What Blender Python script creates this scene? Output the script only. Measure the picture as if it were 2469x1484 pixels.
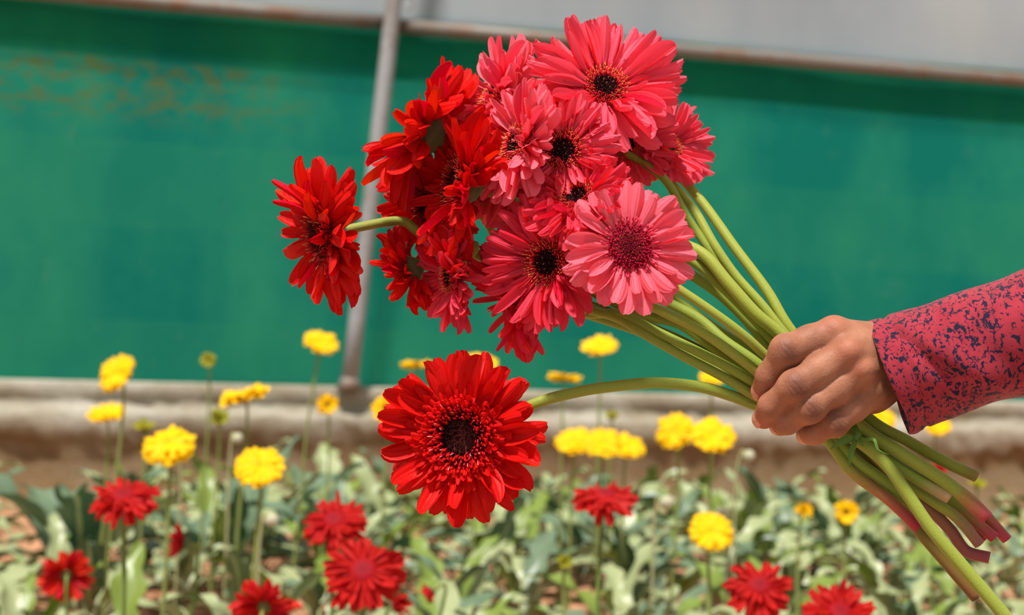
import bpy, math, random
import numpy as np
from mathutils import Vector, Matrix

for o in list(bpy.data.objects):
    bpy.data.objects.remove(o)
random.seed(7)
RNG = np.random.RandomState(11)
scene = bpy.context.scene
COL = scene.collection

# ------------------------------------------------------------------ camera
FW, FH, FPX = 2469.0, 1484.0, 3400.0
CAMZ = 0.62
PITCH, ROLL = math.radians(2.55), math.radians(2.0)
F = Vector((0, math.cos(PITCH), math.sin(PITCH)))
R0 = Vector((1, 0, 0))
U0 = R0.cross(F)
RT = (R0 * math.cos(ROLL) + U0 * math.sin(ROLL)).normalized()
UP = RT.cross(F).normalized()
CP = Vector((0, 0, CAMZ))
cam_d = bpy.data.cameras.new('camera')
cam = bpy.data.objects.new('camera', cam_d)
COL.objects.link(cam)
cam_d.sensor_width = 36.0
cam_d.sensor_fit = 'HORIZONTAL'
cam_d.lens = 36.0 * FPX / FW
cam_d.clip_start, cam_d.clip_end = 0.02, 200
cam_d.dof.use_dof = True
cam_d.dof.focus_distance = 0.885
cam_d.dof.aperture_fstop = 8.0
m = Matrix((RT, UP, -F)).transposed().to_4x4()
m.translation = CP
cam.matrix_world = m
scene.camera = cam

# ------------------------------------------------------------------ light
world = bpy.data.worlds.new('greenhouse_daylight')
scene.world = world
world.use_nodes = True
bg = world.node_tree.nodes['Background']
bg.inputs[0].default_value = (1.0, 0.985, 0.955, 1)
bg.inputs[1].default_value = 0.47
sun_d = bpy.data.lights.new('sun_offscreen', 'SUN')
sun_d.energy = 5.1
sun_d.angle = math.radians(7)
sun_d.color = (1.0, 0.955, 0.89)
sun = bpy.data.objects.new('sun_offscreen', sun_d)
COL.objects.link(sun)
SUNV = Vector((-0.20, -0.43, 0.94)).normalized()
sun.rotation_euler = SUNV.to_track_quat('Z', 'Y').to_euler()
sun.location = (0, 0, 6)
vs = scene.view_settings
vs.view_transform = 'Standard'
vs.look = 'None'
vs.exposure = 0.2
vs.gamma = 1.0
vs.use_curve_mapping = False


# ------------------------------------------------------------------ helpers
def W(px, py, d):
    """the world point seen at pixel px,py at depth d metres along the view axis"""
    return CP + F * d + RT * ((px - FW / 2) / FPX * d) + UP * ((FH / 2 - py) / FPX * d)


def dirw(x, y, z):
    """direction given as right, up, towards the camera"""
    return (RT * x + UP * y - F * z).normalized()


def lin(r, g, b):
    def f(c):
        c /= 255.0
        return c / 12.92 if c <= 0.04045 else ((c + 0.055) / 1.055) ** 2.4
    return (f(r), f(g), f(b), 1.0)


def tag(o, label=None, cat=None, group=None, kind=None):
    if label: o['label'] = label
    if cat: o['category'] = cat
    if group: o['group'] = group
    if kind: o['kind'] = kind
    return o


def empty(name, loc, label=None, cat=None, group=None):
    o = bpy.data.objects.new(name, None)
    o.empty_display_size = 0.02
    COL.objects.link(o)
    o.location = loc
    return tag(o, label, cat, group)


def mk(name, me, parent=None, mat=None, local=None):
    o = bpy.data.objects.new(name, me)
    COL.objects.link(o)
    if mat is not None and len(me.materials) == 0:
        me.materials.append(mat)
    if parent is not None:
        o.parent = parent
    if local is not None:
        o.matrix_local = local
    return o


def mesh(name, verts, faces, smooth=True, uvs=None, cols=None):
    me = bpy.data.meshes.new(name)
    me.from_pydata([tuple(v) for v in verts], [], faces)
    if smooth:
        me.polygons.foreach_set('use_smooth', [True] * len(me.polygons))
    if uvs is not None:
        ul = me.uv_layers.new(name='uv')
        idx = np.zeros(len(me.loops), dtype=np.int32)
        me.loops.foreach_get('vertex_index', idx)
        ul.data.foreach_set('uv', np.asarray(uvs, dtype=np.float32)[idx].ravel())
    if cols is not None:
        ca = me.color_attributes.new('Col', 'FLOAT_COLOR', 'POINT')
        c = np.ones((len(verts), 4), dtype=np.float32)
        c[:, :3] = np.asarray(cols, dtype=np.float32)[:, :3]
        ca.data.foreach_set('color', c.ravel())
    me.update()
    return me


def gridfaces(nr, nc, wrap=False):
    fs = []
    for i in range(nr - 1):
        for j in range(nc if wrap else nc - 1):
            k = (j + 1) % nc
            fs.append((i * nc + j, i * nc + k, (i + 1) * nc + k, (i + 1) * nc + j))
    return fs


class N:
    """tiny node helper"""
    def __init__(s, name, rough=0.5, spec=0.3):
        s.m = bpy.data.materials.new(name)
        s.m.use_nodes = True
        s.t = s.m.node_tree
        s.b = s.t.nodes['Principled BSDF']
        s.out = s.t.nodes['Material Output']
        s.b.inputs['Roughness'].default_value = rough
        s.b.inputs['Specular IOR Level'].default_value = spec

    def n(s, typ, **kw):
        nd = s.t.nodes.new(typ)
        for k, v in kw.items():
            if k.startswith('i_'):
                key = k[2:]
                nd.inputs[int(key) if key.isdigit() else key.replace('_', ' ')].default_value = v
            else:
                setattr(nd, k, v)
        return nd

    def l(s, a, b):
        s.t.links.new(a, b)

    def mix(s, fac, a, b, blend='MIX'):
        nd = s.t.nodes.new('ShaderNodeMix')
        nd.data_type = 'RGBA'
        nd.blend_type = blend
        for v, i in ((fac, 0), (a, 6), (b, 7)):
            if hasattr(v, 'links') or hasattr(v, 'is_linked'):
                s.l(v, nd.inputs[i])
            else:
                nd.inputs[i].default_value = v
        return nd.outputs[2]

    def math(s, op, a, b=None, c=None):
        nd = s.t.nodes.new('ShaderNodeMath')
        nd.operation = op
        for i, v in enumerate((a, b, c)):
            if v is None: continue
            if hasattr(v, 'is_linked'):
                s.l(v, nd.inputs[i])
            else:
                nd.inputs[i].default_value = v
        return nd.outputs[0]

    def noise(s, vec, scale, detail=3.0, rough=0.55, dist=0.0):
        nd = s.n('ShaderNodeTexNoise')
        nd.inputs['Scale'].default_value = scale
        nd.inputs['Detail'].default_value = detail
        nd.inputs['Roughness'].default_value = rough
        nd.inputs['Distortion'].default_value = dist
        if vec is not None: s.l(vec, nd.inputs['Vector'])
        return nd.outputs['Fac']

    def ramp(s, fac, stops, interp='LINEAR'):
        nd = s.n('ShaderNodeValToRGB')
        nd.color_ramp.interpolation = interp
        el = nd.color_ramp.elements
        while len(el) < len(stops): el.new(0.5)
        for e, (p, c) in zip(el, stops):
            e.position = p
            e.color = c if len(c) == 4 else (*c, 1)
        s.l(fac, nd.inputs[0])
        return nd.outputs[0]

    def coord(s, which='Object', scale=None):
        tc = s.n('ShaderNodeTexCoord')
        if scale is None: return tc.outputs[which]
        mp = s.n('ShaderNodeMapping')
        mp.inputs['Scale'].default_value = scale
        s.l(tc.outputs[which], mp.inputs[0])
        return mp.outputs[0]

    def bump(s, h, strength=0.3, dist=0.001):
        b = s.n('ShaderNodeBump')
        b.inputs['Strength'].default_value = strength
        b.inputs['Distance'].default_value = dist
        s.l(h, b.inputs['Height'])
        s.l(b.outputs[0], s.b.inputs['Normal'])
        return b

    def color(s, c):
        if hasattr(c, 'is_linked'):
            s.l(c, s.b.inputs['Base Color'])
        else:
            s.b.inputs['Base Color'].default_value = c
        return s

    def translucent(s, col, w):
        t = s.n('ShaderNodeBsdfTranslucent')
        if hasattr(col, 'is_linked'):
            s.l(col, t.inputs[0])
        else:
            t.inputs[0].default_value = col
        mx = s.n('ShaderNodeMixShader')
        mx.inputs[0].default_value = w
        s.l(s.b.outputs[0], mx.inputs[1])
        s.l(t.outputs[0], mx.inputs[2])
        s.l(mx.outputs[0], s.out.inputs[0])


def black(v): return (v, v, v, 1)


# ------------------------------------------------------------------ materials
def petal_mat(name, base, mid, tip, back, transl=0.28, rough=0.5, spec=0.14):
    M = N(name, rough, spec)
    uv = M.n('ShaderNodeUVMap', uv_map='uv')
    sp = M.n('ShaderNodeSeparateXYZ')
    M.l(uv.outputs[0], sp.inputs[0])
    c = M.ramp(sp.outputs[1], [(0.0, lin(*base)), (0.42, lin(*mid)), (1.0, lin(*tip))])
    st = M.math('SINE', M.math('MULTIPLY', sp.outputs[0], 31.0))
    st = M.math('MULTIPLY_ADD', st, 0.5, 0.5)
    c = M.mix(M.math('MULTIPLY', st, 0.26), c, lin(*base))
    oi = M.n('ShaderNodeObjectInfo')
    hs = M.n('ShaderNodeHueSaturation')
    M.l(c, hs.inputs['Color'])
    M.l(M.math('MULTIPLY_ADD', oi.outputs['Random'], 0.24, 0.88), hs.inputs['Value'])
    M.l(M.math('MULTIPLY_ADD', oi.outputs['Random'], 0.012, 0.494), hs.inputs['Hue'])
    geo = M.n('ShaderNodeNewGeometry')
    c = M.mix(geo.outputs['Backfacing'], hs.outputs[0], lin(*back))
    M.color(c)
    M.bump(st, 0.35, 0.0009)
    M.translucent(c, transl)
    return M.m


PINK = [petal_mat('petal_pink', (240, 36, 64), (250, 50, 78), (255, 74, 100), (248, 90, 112)),
        petal_mat('petal_coral', (242, 50, 74), (250, 62, 86), (254, 90, 112), (250, 108, 126)),
        petal_mat('petal_rose', (226, 18, 44), (238, 26, 52), (248, 46, 72), (232, 62, 84))]
RED = petal_mat('petal_red', (218, 5, 5), (228, 6, 6), (240, 12, 8), (214, 18, 14))
GRED = petal_mat('petal_garden_red', (214, 28, 30), (226, 34, 34), (238, 56, 50), (190, 32, 30))
YEL = petal_mat('petal_yellow', (250, 196, 4), (255, 222, 16), (255, 228, 30), (252, 204, 10), transl=0.25)
YGR = petal_mat('petal_yellow_green', (190, 170, 20), (222, 204, 40), (226, 214, 60), (170, 170, 50))


def vcol_mat(name, rough=0.5, spec=0.3, sheen=0.0, nscale=0, namt=0.0, sss=0.0, bumpd=0.0):
    M = N(name, rough, spec)
    at = M.n('ShaderNodeAttribute', attribute_name='Col')
    c = at.outputs[0]
    if nscale:
        nz = M.noise(M.coord('Object'), nscale, 4)
        f = M.math('MULTIPLY_ADD', nz, 2 * namt, 1 - namt)
        c = M.mix(1.0, c, M.ramp(f, [(0, black(0)), (1, black(1))]), 'MULTIPLY') if False else c
        hs = M.n('ShaderNodeHueSaturation')
        M.l(c, hs.inputs['Color'])
        M.l(f, hs.inputs['Value'])
        c = hs.outputs[0]
        if bumpd: M.bump(nz, 0.5, bumpd)
    M.color(c)
    if sheen:
        M.b.inputs['Sheen Weight'].default_value = sheen
        M.b.inputs['Sheen Roughness'].default_value = 0.4
        M.b.inputs['Sheen Tint'].default_value = (0.95, 1.0, 0.8, 1)
    return M.m


MSTEM = vcol_mat('gerbera_stem', 0.55, 0.25, sheen=0.25, nscale=900, namt=0.22, bumpd=0.0003)
MFLOR = vcol_mat('gerbera_florets', 0.7, 0.12)
MCALYX = vcol_mat('gerbera_calyx', 0.65, 0.2, sheen=0.3, nscale=180, namt=0.2)


def leaf_mat(name, dark, pale, back):
    M = N(name, 0.38, 0.45)
    uv = M.n('ShaderNodeUVMap', uv_map='uv')
    sp = M.n('ShaderNodeSeparateXYZ')
    M.l(uv.outputs[0], sp.inputs[0])
    oi = M.n('ShaderNodeObjectInfo')
    c = M.mix(oi.outputs['Random'], lin(*dark), lin(*pale))
    nz = M.noise(M.coord('Object', (1, 1, 1)), 9, 3)
    hs = M.n('ShaderNodeHueSaturation')
    M.l(c, hs.inputs['Color'])
    M.l(M.math('MULTIPLY_ADD', nz, 0.5, 0.75), hs.inputs['Value'])
    rib = M.math('LESS_THAN', M.math('ABSOLUTE', M.math('SUBTRACT', sp.outputs[0], 0.5)), 0.06)
    c = M.mix(M.math('MULTIPLY', rib, 0.55), hs.outputs[0], lin(178, 188, 128))
    geo = M.n('ShaderNodeNewGeometry')
    c = M.mix(geo.outputs['Backfacing'], c, lin(*back))
    M.color(c)
    M.translucent(c, 0.18)
    return M.m


MLEAF = leaf_mat('gerbera_leaf', (58, 84, 40), (150, 163, 116), (158, 168, 122))
MLEAFD = leaf_mat('gerbera_leaf_dark', (50, 82, 56), (92, 120, 88), (104, 126, 98))
MLEAFG = leaf_mat('gerbera_leaf_fresh', (70, 100, 18), (104, 128, 34), (120, 140, 60))


# ------------------------------------------------------------------ geometry: tubes
def catmull(pts, n=10):
    P = [np.array(p, dtype=float) for p in pts]
    P = [2 * P[0] - P[1]] + P + [2 * P[-1] - P[-2]]
    out = []
    for i in range(1, len(P) - 2):
        p0, p1, p2, p3 = P[i - 1:i + 3]
        t0 = 0.0
        t1 = t0 + max(np.linalg.norm(p1 - p0), 1e-6) ** 0.5
        t2 = t1 + max(np.linalg.norm(p2 - p1), 1e-6) ** 0.5
        t3 = t2 + max(np.linalg.norm(p3 - p2), 1e-6) ** 0.5
        for k in range(n):
            t = t1 + (t2 - t1) * k / n
            A1 = (t1 - t) / (t1 - t0) * p0 + (t - t0) / (t1 - t0) * p1
            A2 = (t2 - t) / (t2 - t1) * p1 + (t - t1) / (t2 - t1) * p2
            A3 = (t3 - t) / (t3 - t2) * p2 + (t - t2) / (t3 - t2) * p3
            B1 = (t2 - t) / (t2 - t0) * A1 + (t - t0) / (t2 - t0) * A2
            B2 = (t3 - t) / (t3 - t1) * A2 + (t - t1) / (t3 - t1) * A3
            out.append((t2 - t) / (t2 - t1) * B1 + (t - t1) / (t2 - t1) * B2)
    out.append(P[-2])
    return np.array(out)


def tube(path, rad, sides=10, colf=None, name='stem', cap=True, off=None, ridge=0.0):
    path = np.asarray(path, dtype=float)
    if off is not None: path = path - np.asarray(off, dtype=float)
    n = len(path)
    seg = np.r_[0, np.cumsum(np.linalg.norm(np.diff(path, axis=0), axis=1))]
    tn = seg / seg[-1]
    tan = np.gradient(path, axis=0)
    tan /= np.linalg.norm(tan, axis=1)[:, None] + 1e-12
    a = np.cross(tan[0], [0.3, 0.2, 0.93]); a /= np.linalg.norm(a)
    verts, cols = [], []
    for i in range(n):
        a = a - tan[i] * np.dot(a, tan[i]); a /= np.linalg.norm(a)
        b = np.cross(tan[i], a)
        r = rad(tn[i], seg[-1]) if callable(rad) else rad
        for k in range(sides):
            th = 2 * math.pi * k / sides
            rr = r * (1 + ridge * math.cos(th * 4))
            verts.append(path[i] + rr * (math.cos(th) * a + math.sin(th) * b))
            cols.append(colf(tn[i], seg[-1]) if colf else (1, 1, 1))
    faces = gridfaces(n, sides, True)
    if cap:
        c0 = len(verts)
        verts.append(path[0]); cols.append(cols[0])
        verts.append(path[-1]); cols.append(colf(1.01, seg[-1]) if colf else (1, 1, 1))
        for k in range(sides):
            faces.append((c0, (k + 1) % sides, k))
            faces.append((c0 + 1, (n - 1) * sides + k, (n - 1) * sides + (k + 1) % sides))
    return mesh(name, verts, faces, True, None, cols)


# ------------------------------------------------------------------ geometry: petals
def petal_mesh(name, curl, cup, twist, hump, notch, rng):
    ts = [0, 0.12, 0.27, 0.43, 0.58, 0.72, 0.84, 0.935, 0.985]
    us = [-1, -0.5, 0, 0.5, 1]
    V, UV = [], []
    side = rng.uniform(-0.05, 0.05)
    for t in ts:
        s = min(t / 0.55, 1.0)
        w = 0.1 * (0.34 + 0.66 * (s * s * (3 - 2 * s)))
        if t > 0.55:
            w *= max(0.0, 1 - ((t - 0.55) / 0.45) ** 2.6) ** 0.55
        w = max(w, 0.018)
        zc = curl * t * t + hump * math.sin(math.pi * t) * 0.25
        for u in us:
            z = zc + cup * w * u * u * 2.0 + 0.010 * math.cos(u * math.pi * 2) * (0.4 + t)
            y = w * u + side * t * t
            tw = twist * t
            y2, z2 = y * math.cos(tw) - (z - zc) * math.sin(tw), zc + y * math.sin(tw) + (z - zc) * math.cos(tw)
            x = t
            if t > 0.9: x -= notch * (1 - abs(abs(u) * 2 - 1)) * 0.4 if abs(u) < 1 else 0
            V.append((x, y2, z2))
            UV.append((u * 0.5 + 0.5, t))
    return mesh(name, V, gridfaces(len(ts), len(us)), True, UV)


_rp = random.Random(3)
PV_PARAMS = [(0.10, -0.8, 0.0, 0.10, 0.03), (-0.12, -1.0, 0.1, 0.20, 0.04), (0.20, 0.7, -0.12, -0.1, 0.0), (-0.25, -0.9, 0.25, 0.25, 0.05),
             (0.02, 0.9, -0.3, 0.08, 0.02), (-0.04, -1.2, 0.0, 0.12, 0.06), (0.32, 0.6, 0.2, -0.25, 0.0), (-0.38, -1.1, -0.2, 0.35, 0.03)]
_PV = {}


def petal_set(mat):
    if mat.name not in _PV:
        s = []
        for p in PV_PARAMS:
            me = petal_mesh('petal', *p, _rp)
            me.materials.append(mat)
            s.append(me)
        _PV[mat.name] = s
    return _PV[mat.name]


def rowmat(phi, r0, z0, elev, roll, length, wid):
    return (Matrix.Rotation(phi, 4, 'Z') @ Matrix.Translation((r0, 0, z0)) @ Matrix.Rotation(-elev, 4, 'Y') @
            Matrix.Rotation(roll, 4, 'X') @ Matrix.Diagonal((length, length * wid / 0.1, length, 1)))


# florets and discs, unit size (radius 1), joined: too fine to pick apart singly
def floret_mesh(name, spec, seed):
    """spec: list of (count, r_in, r_out, height fn, length, width, lean, base colour, tip colour)"""
    rng = np.random.RandomState(seed)
    V, FC, C = [], [], []
    ga = math.pi * (3 - math.sqrt(5))
    for cnt, ri, ro, zf, ln, wd, lean, cb, ct in spec:
        cb, ct = np.array(lin(*cb)[:3]), np.array(lin(*ct)[:3])
        for k in range(cnt):
            f = (k + 0.5) / cnt
            r = math.sqrt(ri * ri + f * (ro * ro - ri * ri))
            ph = k * ga + rng.uniform(-0.1, 0.1)
            L = ln * rng.uniform(0.7, 1.25)
            le = lean + rng.uniform(-0.3, 0.3)
            rad = np.array([math.cos(ph), math.sin(ph), 0])
            tn = np.array([-math.sin(ph), math.cos(ph), 0])
            ax = rad * math.sin(le) + np.array([0, 0, math.cos(le)]) + tn * rng.uniform(-0.25, 0.25)
            ax /= np.linalg.norm(ax)
            nn = np.cross(ax, tn)
            p0 = rad * r + np.array([0, 0, zf(r)])
            i0 = len(V)
            for (t, w) in ((0, 0.6), (0.55, 1.0), (0.9, 0.85)):
                c = p0 + ax * L * t + rad * (0.25 * L * t * t)
                for (a, b) in ((1, 0), (0, 0.6), (-1, 0), (0, -0.6)):
                    V.append(c + tn * a * wd * w + nn * b * wd * w)
                    C.append(cb + (ct - cb) * (t / 0.9) ** 2.0)
            V.append(p0 + ax * L + rad * 0.25 * L)
            C.append(ct)
            for a in range(2):
                for b in range(4):
                    FC.append((i0 + a * 4 + b, i0 + a * 4 + (b + 1) % 4, i0 + a * 4 + 4 + (b + 1) % 4, i0 + a * 4 + 4 + b))
            for b in range(4):
                FC.append((i0 + 8 + b, i0 + 8 + (b + 1) % 4, i0 + 12))
    me = mesh(name, V, FC, True, None, C)
    me.materials.append(MFLOR)
    return me


def lathe(name, prof, sides=28, cols=None, ridge=0, ridge_amp=0.0, mat=None):
    V, C = [], []
    for i, (r, z) in enumerate(prof):
        for k in range(sides):
            th = 2 * math.pi * k / sides
            rr = r * (1 + ridge_amp * math.cos(th * ridge + (i % 2) * math.pi)) if ridge else r
            V.append((rr * math.cos(th), rr * math.sin(th), z))
            C.append(lin(*cols[i]) if cols else (1, 1, 1))
    fs = gridfaces(len(prof), sides, True)
    me = mesh(name, V, [f[::-1] for f in fs], True, None, C)
    if mat: me.materials.append(mat)
    return me


def zd(k, h): return lambda r: h - k * r * r


DARK, MAR, YT, WT = (34, 6, 10), (120, 8, 26), (232, 186, 92), (240, 170, 170)
DISCS = {
    # pink bloom with black-maroon eye, yellow pollen tips around it
    'eye': (lathe('disc', [(0.98, -0.12), (0.9, 0.02), (0.7, 0.05), (0.5, -0.02), (0.25, -0.08), (0.02, -0.10)], 24,
                  [(200, 20, 46), (176, 14, 36), (120, 8, 22), (48, 4, 8), (24, 4, 6), (20, 4, 6)], mat=MFLOR),
            floret_mesh('florets', [(150, 0.0, 0.50, zd(-0.3, -0.10), 0.14, 0.040, 0.0, DARK, (58, 10, 18)),
                                    (14, 0.0, 0.5, zd(-0.3, -0.06), 0.16, 0.018, 0.0, DARK, YT),
                                    (190, 0.48, 0.88, zd(0.1, 0.06), 0.18, 0.042, 0.25, (150, 8, 26), (226, 26, 52)),
                                    (150, 0.50, 0.98, zd(0.1, 0.10), 0.20, 0.018, 0.30, (206, 30, 50), YT),
                                    (130, 0.88, 1.28, zd(0.1, 0.06), 0.32, 0.046, 0.9, (216, 20, 46), (250, 62, 88))], 5)),
    'plain': (lathe('disc', [(0.98, -0.12), (0.9, 0.04), (0.6, 0.14), (0.3, 0.16), (0.02, 0.14)], 24,
                    [(150, 12, 36), (130, 10, 32), (110, 8, 26), (84, 8, 20), (70, 8, 18)], mat=MFLOR),
              floret_mesh('florets', [(120, 0.0, 0.5, zd(0.1, 0.14), 0.10, 0.042, 0.0, (96, 6, 22), (150, 14, 40)),
                                      (26, 0.1, 0.7, zd(0.1, 0.16), 0.14, 0.016, 0.1, (120, 10, 26), (214, 160, 70)),
                                      (190, 0.5, 0.98, zd(0.1, 0.12), 0.16, 0.042, 0.3, (120, 8, 32), (190, 24, 60)),
                                      (90, 0.95, 1.22, zd(0.1, 0.04), 0.26, 0.046, 0.95, (190, 24, 56), (240, 78, 104))], 6)),
    'red': (lathe('disc', [(0.98, -0.12), (0.9, 0.02), (0.6, 0.02), (0.3, -0.04), (0.02, -0.06)], 24,
                  [(120, 6, 12), (90, 6, 10), (60, 4, 8), (34, 4, 6), (26, 4, 6)], mat=MFLOR),
            floret_mesh('florets', [(120, 0.0, 0.5, zd(-0.2, -0.06), 0.14, 0.04, 0.0, DARK, (70, 8, 12)),
                                    (180, 0.45, 0.95, zd(0.1, 0.04), 0.22, 0.034, 0.2, (110, 6, 12), (180, 14, 24)),
                                    (46, 0.45, 0.95, zd(0.1, 0.08), 0.26, 0.014, 0.2, (120, 10, 16), (220, 150, 90)),
                                    (130, 0.95, 1.25, zd(0.1, 0.04), 0.34, 0.038, 0.7, (150, 6, 12), (216, 20, 30))], 8)),
    # big red bloom: near black hollow with dense rings of upright red florets
    'bigred': (lathe('disc', [(0.99, -0.10), (0.95, 0.05), (0.7, 0.02), (0.45, -0.14), (0.25, -0.20), (0.02, -0.20)], 28,
                     [(190, 5, 6), (176, 5, 6), (120, 4, 6), (34, 3, 5), (22, 3, 5), (24, 4, 6)], mat=MFLOR),
               floret_mesh('florets', [(170, 0.0, 0.40, zd(-0.5, -0.20), 0.11, 0.024, 0.0, (26, 4, 6), (46, 8, 12)),
                                       (160, 0.40, 0.62, zd(-0.3, -0.10), 0.22, 0.036, 0.05, (170, 8, 12), (196, 12, 16)),
                                       (26, 0.38, 0.70, zd(-0.3, -0.06), 0.25, 0.012, 0.1, (150, 6, 10), WT),
                                       (170, 0.58, 0.82, zd(0.0, 0.0), 0.22, 0.046, 0.45, (200, 10, 10), (226, 14, 14))], 9)),
    'yellow': (lathe('disc', [(1.0, -0.1), (0.8, 0.12), (0.4, 0.18), (0.02, 0.14)], 16,
                     [(240, 170, 10), (236, 160, 10), (220, 140, 10), (206, 130, 10)], mat=MFLOR), None),
    'yellowdark': (lathe('disc', [(1.0, -0.1), (0.8, 0.1), (0.4, 0.12), (0.02, 0.06)], 16,
                         [(90, 66, 8), (56, 40, 6), (40, 30, 6), (36, 26, 6)], mat=MFLOR), None),
    'redgarden': (lathe('disc', [(1.0, -0.1), (0.85, 0.14), (0.5, 0.22), (0.02, 0.22)], 18,
                        [(176, 18, 22), (150, 16, 24), (134, 16, 26), (120, 14, 24)], mat=MFLOR), None),
}
CALYX = lathe('bloom', [(0.16, -0.62), (0.26, -0.56), (0.36, -0.46), (0.50, -0.32), (0.60, -0.20), (0.72, -0.07), (0.74, 0.02), (0.5, 0.03), (0.02, 0.03)], 36,
              [(120, 128, 70), (108, 120, 66), (90, 106, 58), (104, 112, 74), (84, 98, 56), (96, 92, 60), (120, 60, 50), (110, 40, 36), (110, 40, 36)],
              ridge=12, ridge_amp=0.07, mat=MCALYX)
CALYXD = CALYX.copy()

# rows: (count, length, start radius, start height, elevation deg, jitter deg, width)  -- fractions of the bloom radius
STY = {
    'narrow': dict(disc=0.27, d='eye', cal=0.36, rows=[(26, 0.80, 0.20, -0.03, 2, 5, 0.118), (26, 0.77, 0.20, 0.0, 9, 6, 0.108), (22, 0.68, 0.21, 0.03, 16, 7, 0.098), (22, 0.34, 0.24, 0.05, 24, 9, 0.085)]),
    'broad': dict(disc=0.325, d='plain', cal=0.36, rows=[(20, 0.735, 0.26, -0.04, 1, 4, 0.190), (20, 0.70, 0.27, 0.0, 7, 4, 0.180), (14, 0.58, 0.28, 0.03, 13, 6, 0.165)]),
    'red': dict(disc=0.27, d='red', cal=0.46, rows=[(25, 0.80, 0.20, -0.04, -2, 8, 0.145), (24, 0.76, 0.20, 0.0, 8, 8, 0.14), (18, 0.60, 0.22, 0.03, 14, 8, 0.13), (18, 0.30, 0.25, 0.05, 22, 9, 0.11)]),
    'bigred': dict(disc=0.50, d='bigred', cal=0.36, rows=[(24, 0.72, 0.30, -0.05, 0, 7, 0.175), (24, 0.70, 0.30, -0.02, 7, 7, 0.17), (14, 0.56, 0.34, 0.02, 15, 7, 0.155), (34, 0.26, 0.42, 0.06, 20, 9, 0.19), (38, 0.20, 0.38, 0.10, 28, 10, 0.19), (40, 0.16, 0.33, 0.11, 40, 12, 0.19)]),
    'gyel': dict(disc=0.10, d='yellow', cal=0.30, rows=[(24, 0.92, 0.10, -0.02, -2, 3, 0.22), (18, 0.84, 0.09, 0.02, 3, 3, 0.22), (8, 0.60, 0.08, 0.05, 6, 3, 0.26)]),
    'gyeld': dict(disc=0.25, d='yellowdark', cal=0.34, rows=[(16, 0.80, 0.19, 0.0, 5, 6, 0.30), (12, 0.68, 0.20, 0.03, 10, 6, 0.28)]),
    'gred': dict(disc=0.34, d='redgarden', cal=0.34, rows=[(26, 0.82, 0.20, -0.04, -14, 9, 0.15), (24, 0.74, 0.20, 0.02, -3, 8, 0.145), (20, 0.46, 0.22, 0.07, 10, 8, 0.15)]),
    'half': dict(disc=0.2, d='redgarden', cal=0.62, rows=[(14, 0.85, 0.18, 0.0, 48, 8, 0.17), (10, 0.7, 0.14, 0.05, 62, 8, 0.15)]),
    'halfy': dict(disc=0.3, d='yellowdark', cal=0.66, rows=[(15, 0.80, 0.20, 0.0, 38, 8, 0.20), (10, 0.6, 0.14, 0.05, 54, 8, 0.18)]),
}


def bloom(thing, base, c, n, Rr, sty, mat, rng, cup=0.0, spin=None, mats=None, dsc=1.0):
    """flower head at world point c facing n; returns the point where the stem joins"""
    S = STY[sty]
    q = n.to_track_quat('Z', 'Y')
    M = Matrix.Translation(c - base) @ q.to_matrix().to_4x4() @ Matrix.Rotation(spin if spin is not None else rng.uniform(0, 6.28), 4, 'Z')
    kc = S['cal'] * Rr
    head = mk('bloom', CALYX, thing, None, M @ Matrix.Diagonal((kc, kc, kc, 1)))
    inv = Matrix.Diagonal((1 / kc, 1 / kc, 1 / kc, 1))
    lo = CALYX
    for ri, (cnt, ln, r0, z0, el, jit, wd) in enumerate(S['rows']):
        pset = petal_set(mats[ri % len(mats)] if mats else mat)
        ph0 = rng.uniform(0, 6.28)
        for k in range(cnt):
            ph = ph0 + 2 * math.pi * (k + rng.uniform(-0.28, 0.28)) / cnt
            e = el + cup + rng.gauss(0, jit)
            L = Rr * ln * rng.uniform(0.88 if jit > 3 else 0.94, 1.06 if jit > 3 else 1.03)
            w = wd * rng.uniform(0.85, 1.15)
            v = pset[(rng.choice((0, 5, 5, 1)) if jit <= 3 else rng.choice((0, 1, 2, 3, 4, 5, 5, 0))) if jit < 7 else rng.randrange(8)]
            mk('petal', v, head, None, inv @ rowmat(ph, r0 * Rr, z0 * Rr + rng.uniform(-.01, .01) * Rr, math.radians(e), rng.gauss(0, 0.22 if jit > 3 else 0.1), L, w))
    dm, fl = DISCS[S['d']]
    dr = S['disc'] * Rr * dsc
    mk('disc', dm, head, None, inv @ Matrix.Diagonal((dr, dr, dr, 1)) @ Matrix.Translation((0, 0, 0.18)))
    if fl is not None:
        f = mk('florets', fl, head, None, inv @ Matrix.Diagonal((dr, dr, dr, 1)) @ Matrix.Translation((0, 0, 0.18)))
        f['kind'] = 'stuff'
    return c - n * (kc * 0.60)


# ================================================================== the setting
YAW = math.radians(14)
WT_ = Vector((math.cos(YAW), math.sin(YAW), 0))      # along the wall
WN = Vector((math.sin(YAW), -math.cos(YAW), 0))      # towards the camera
WO = Vector((0, 6.6, 0))


def onwall(px, py, off=0.0):
    d = W(px, py, 1.0) - CP
    o = WO + WN * off
    t = (o - CP).dot(WN) / d.dot(WN)
    p = CP + d * t
    return (p - WO).dot(WT_), p.z          # s along the wall, height


def wp(s, z, off=0.0): return WO + WT_ * s + WN * off + Vector((0, 0, z))


def wline(p1, p2, off=0.0):
    (s1, z1), (s2, z2) = onwall(*p1, off), onwall(*p2, off)
    return lambda s: z1 + (z2 - z1) * (s - s1) / (s2 - s1)


SL, SR = -6.5, 8.5
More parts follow.
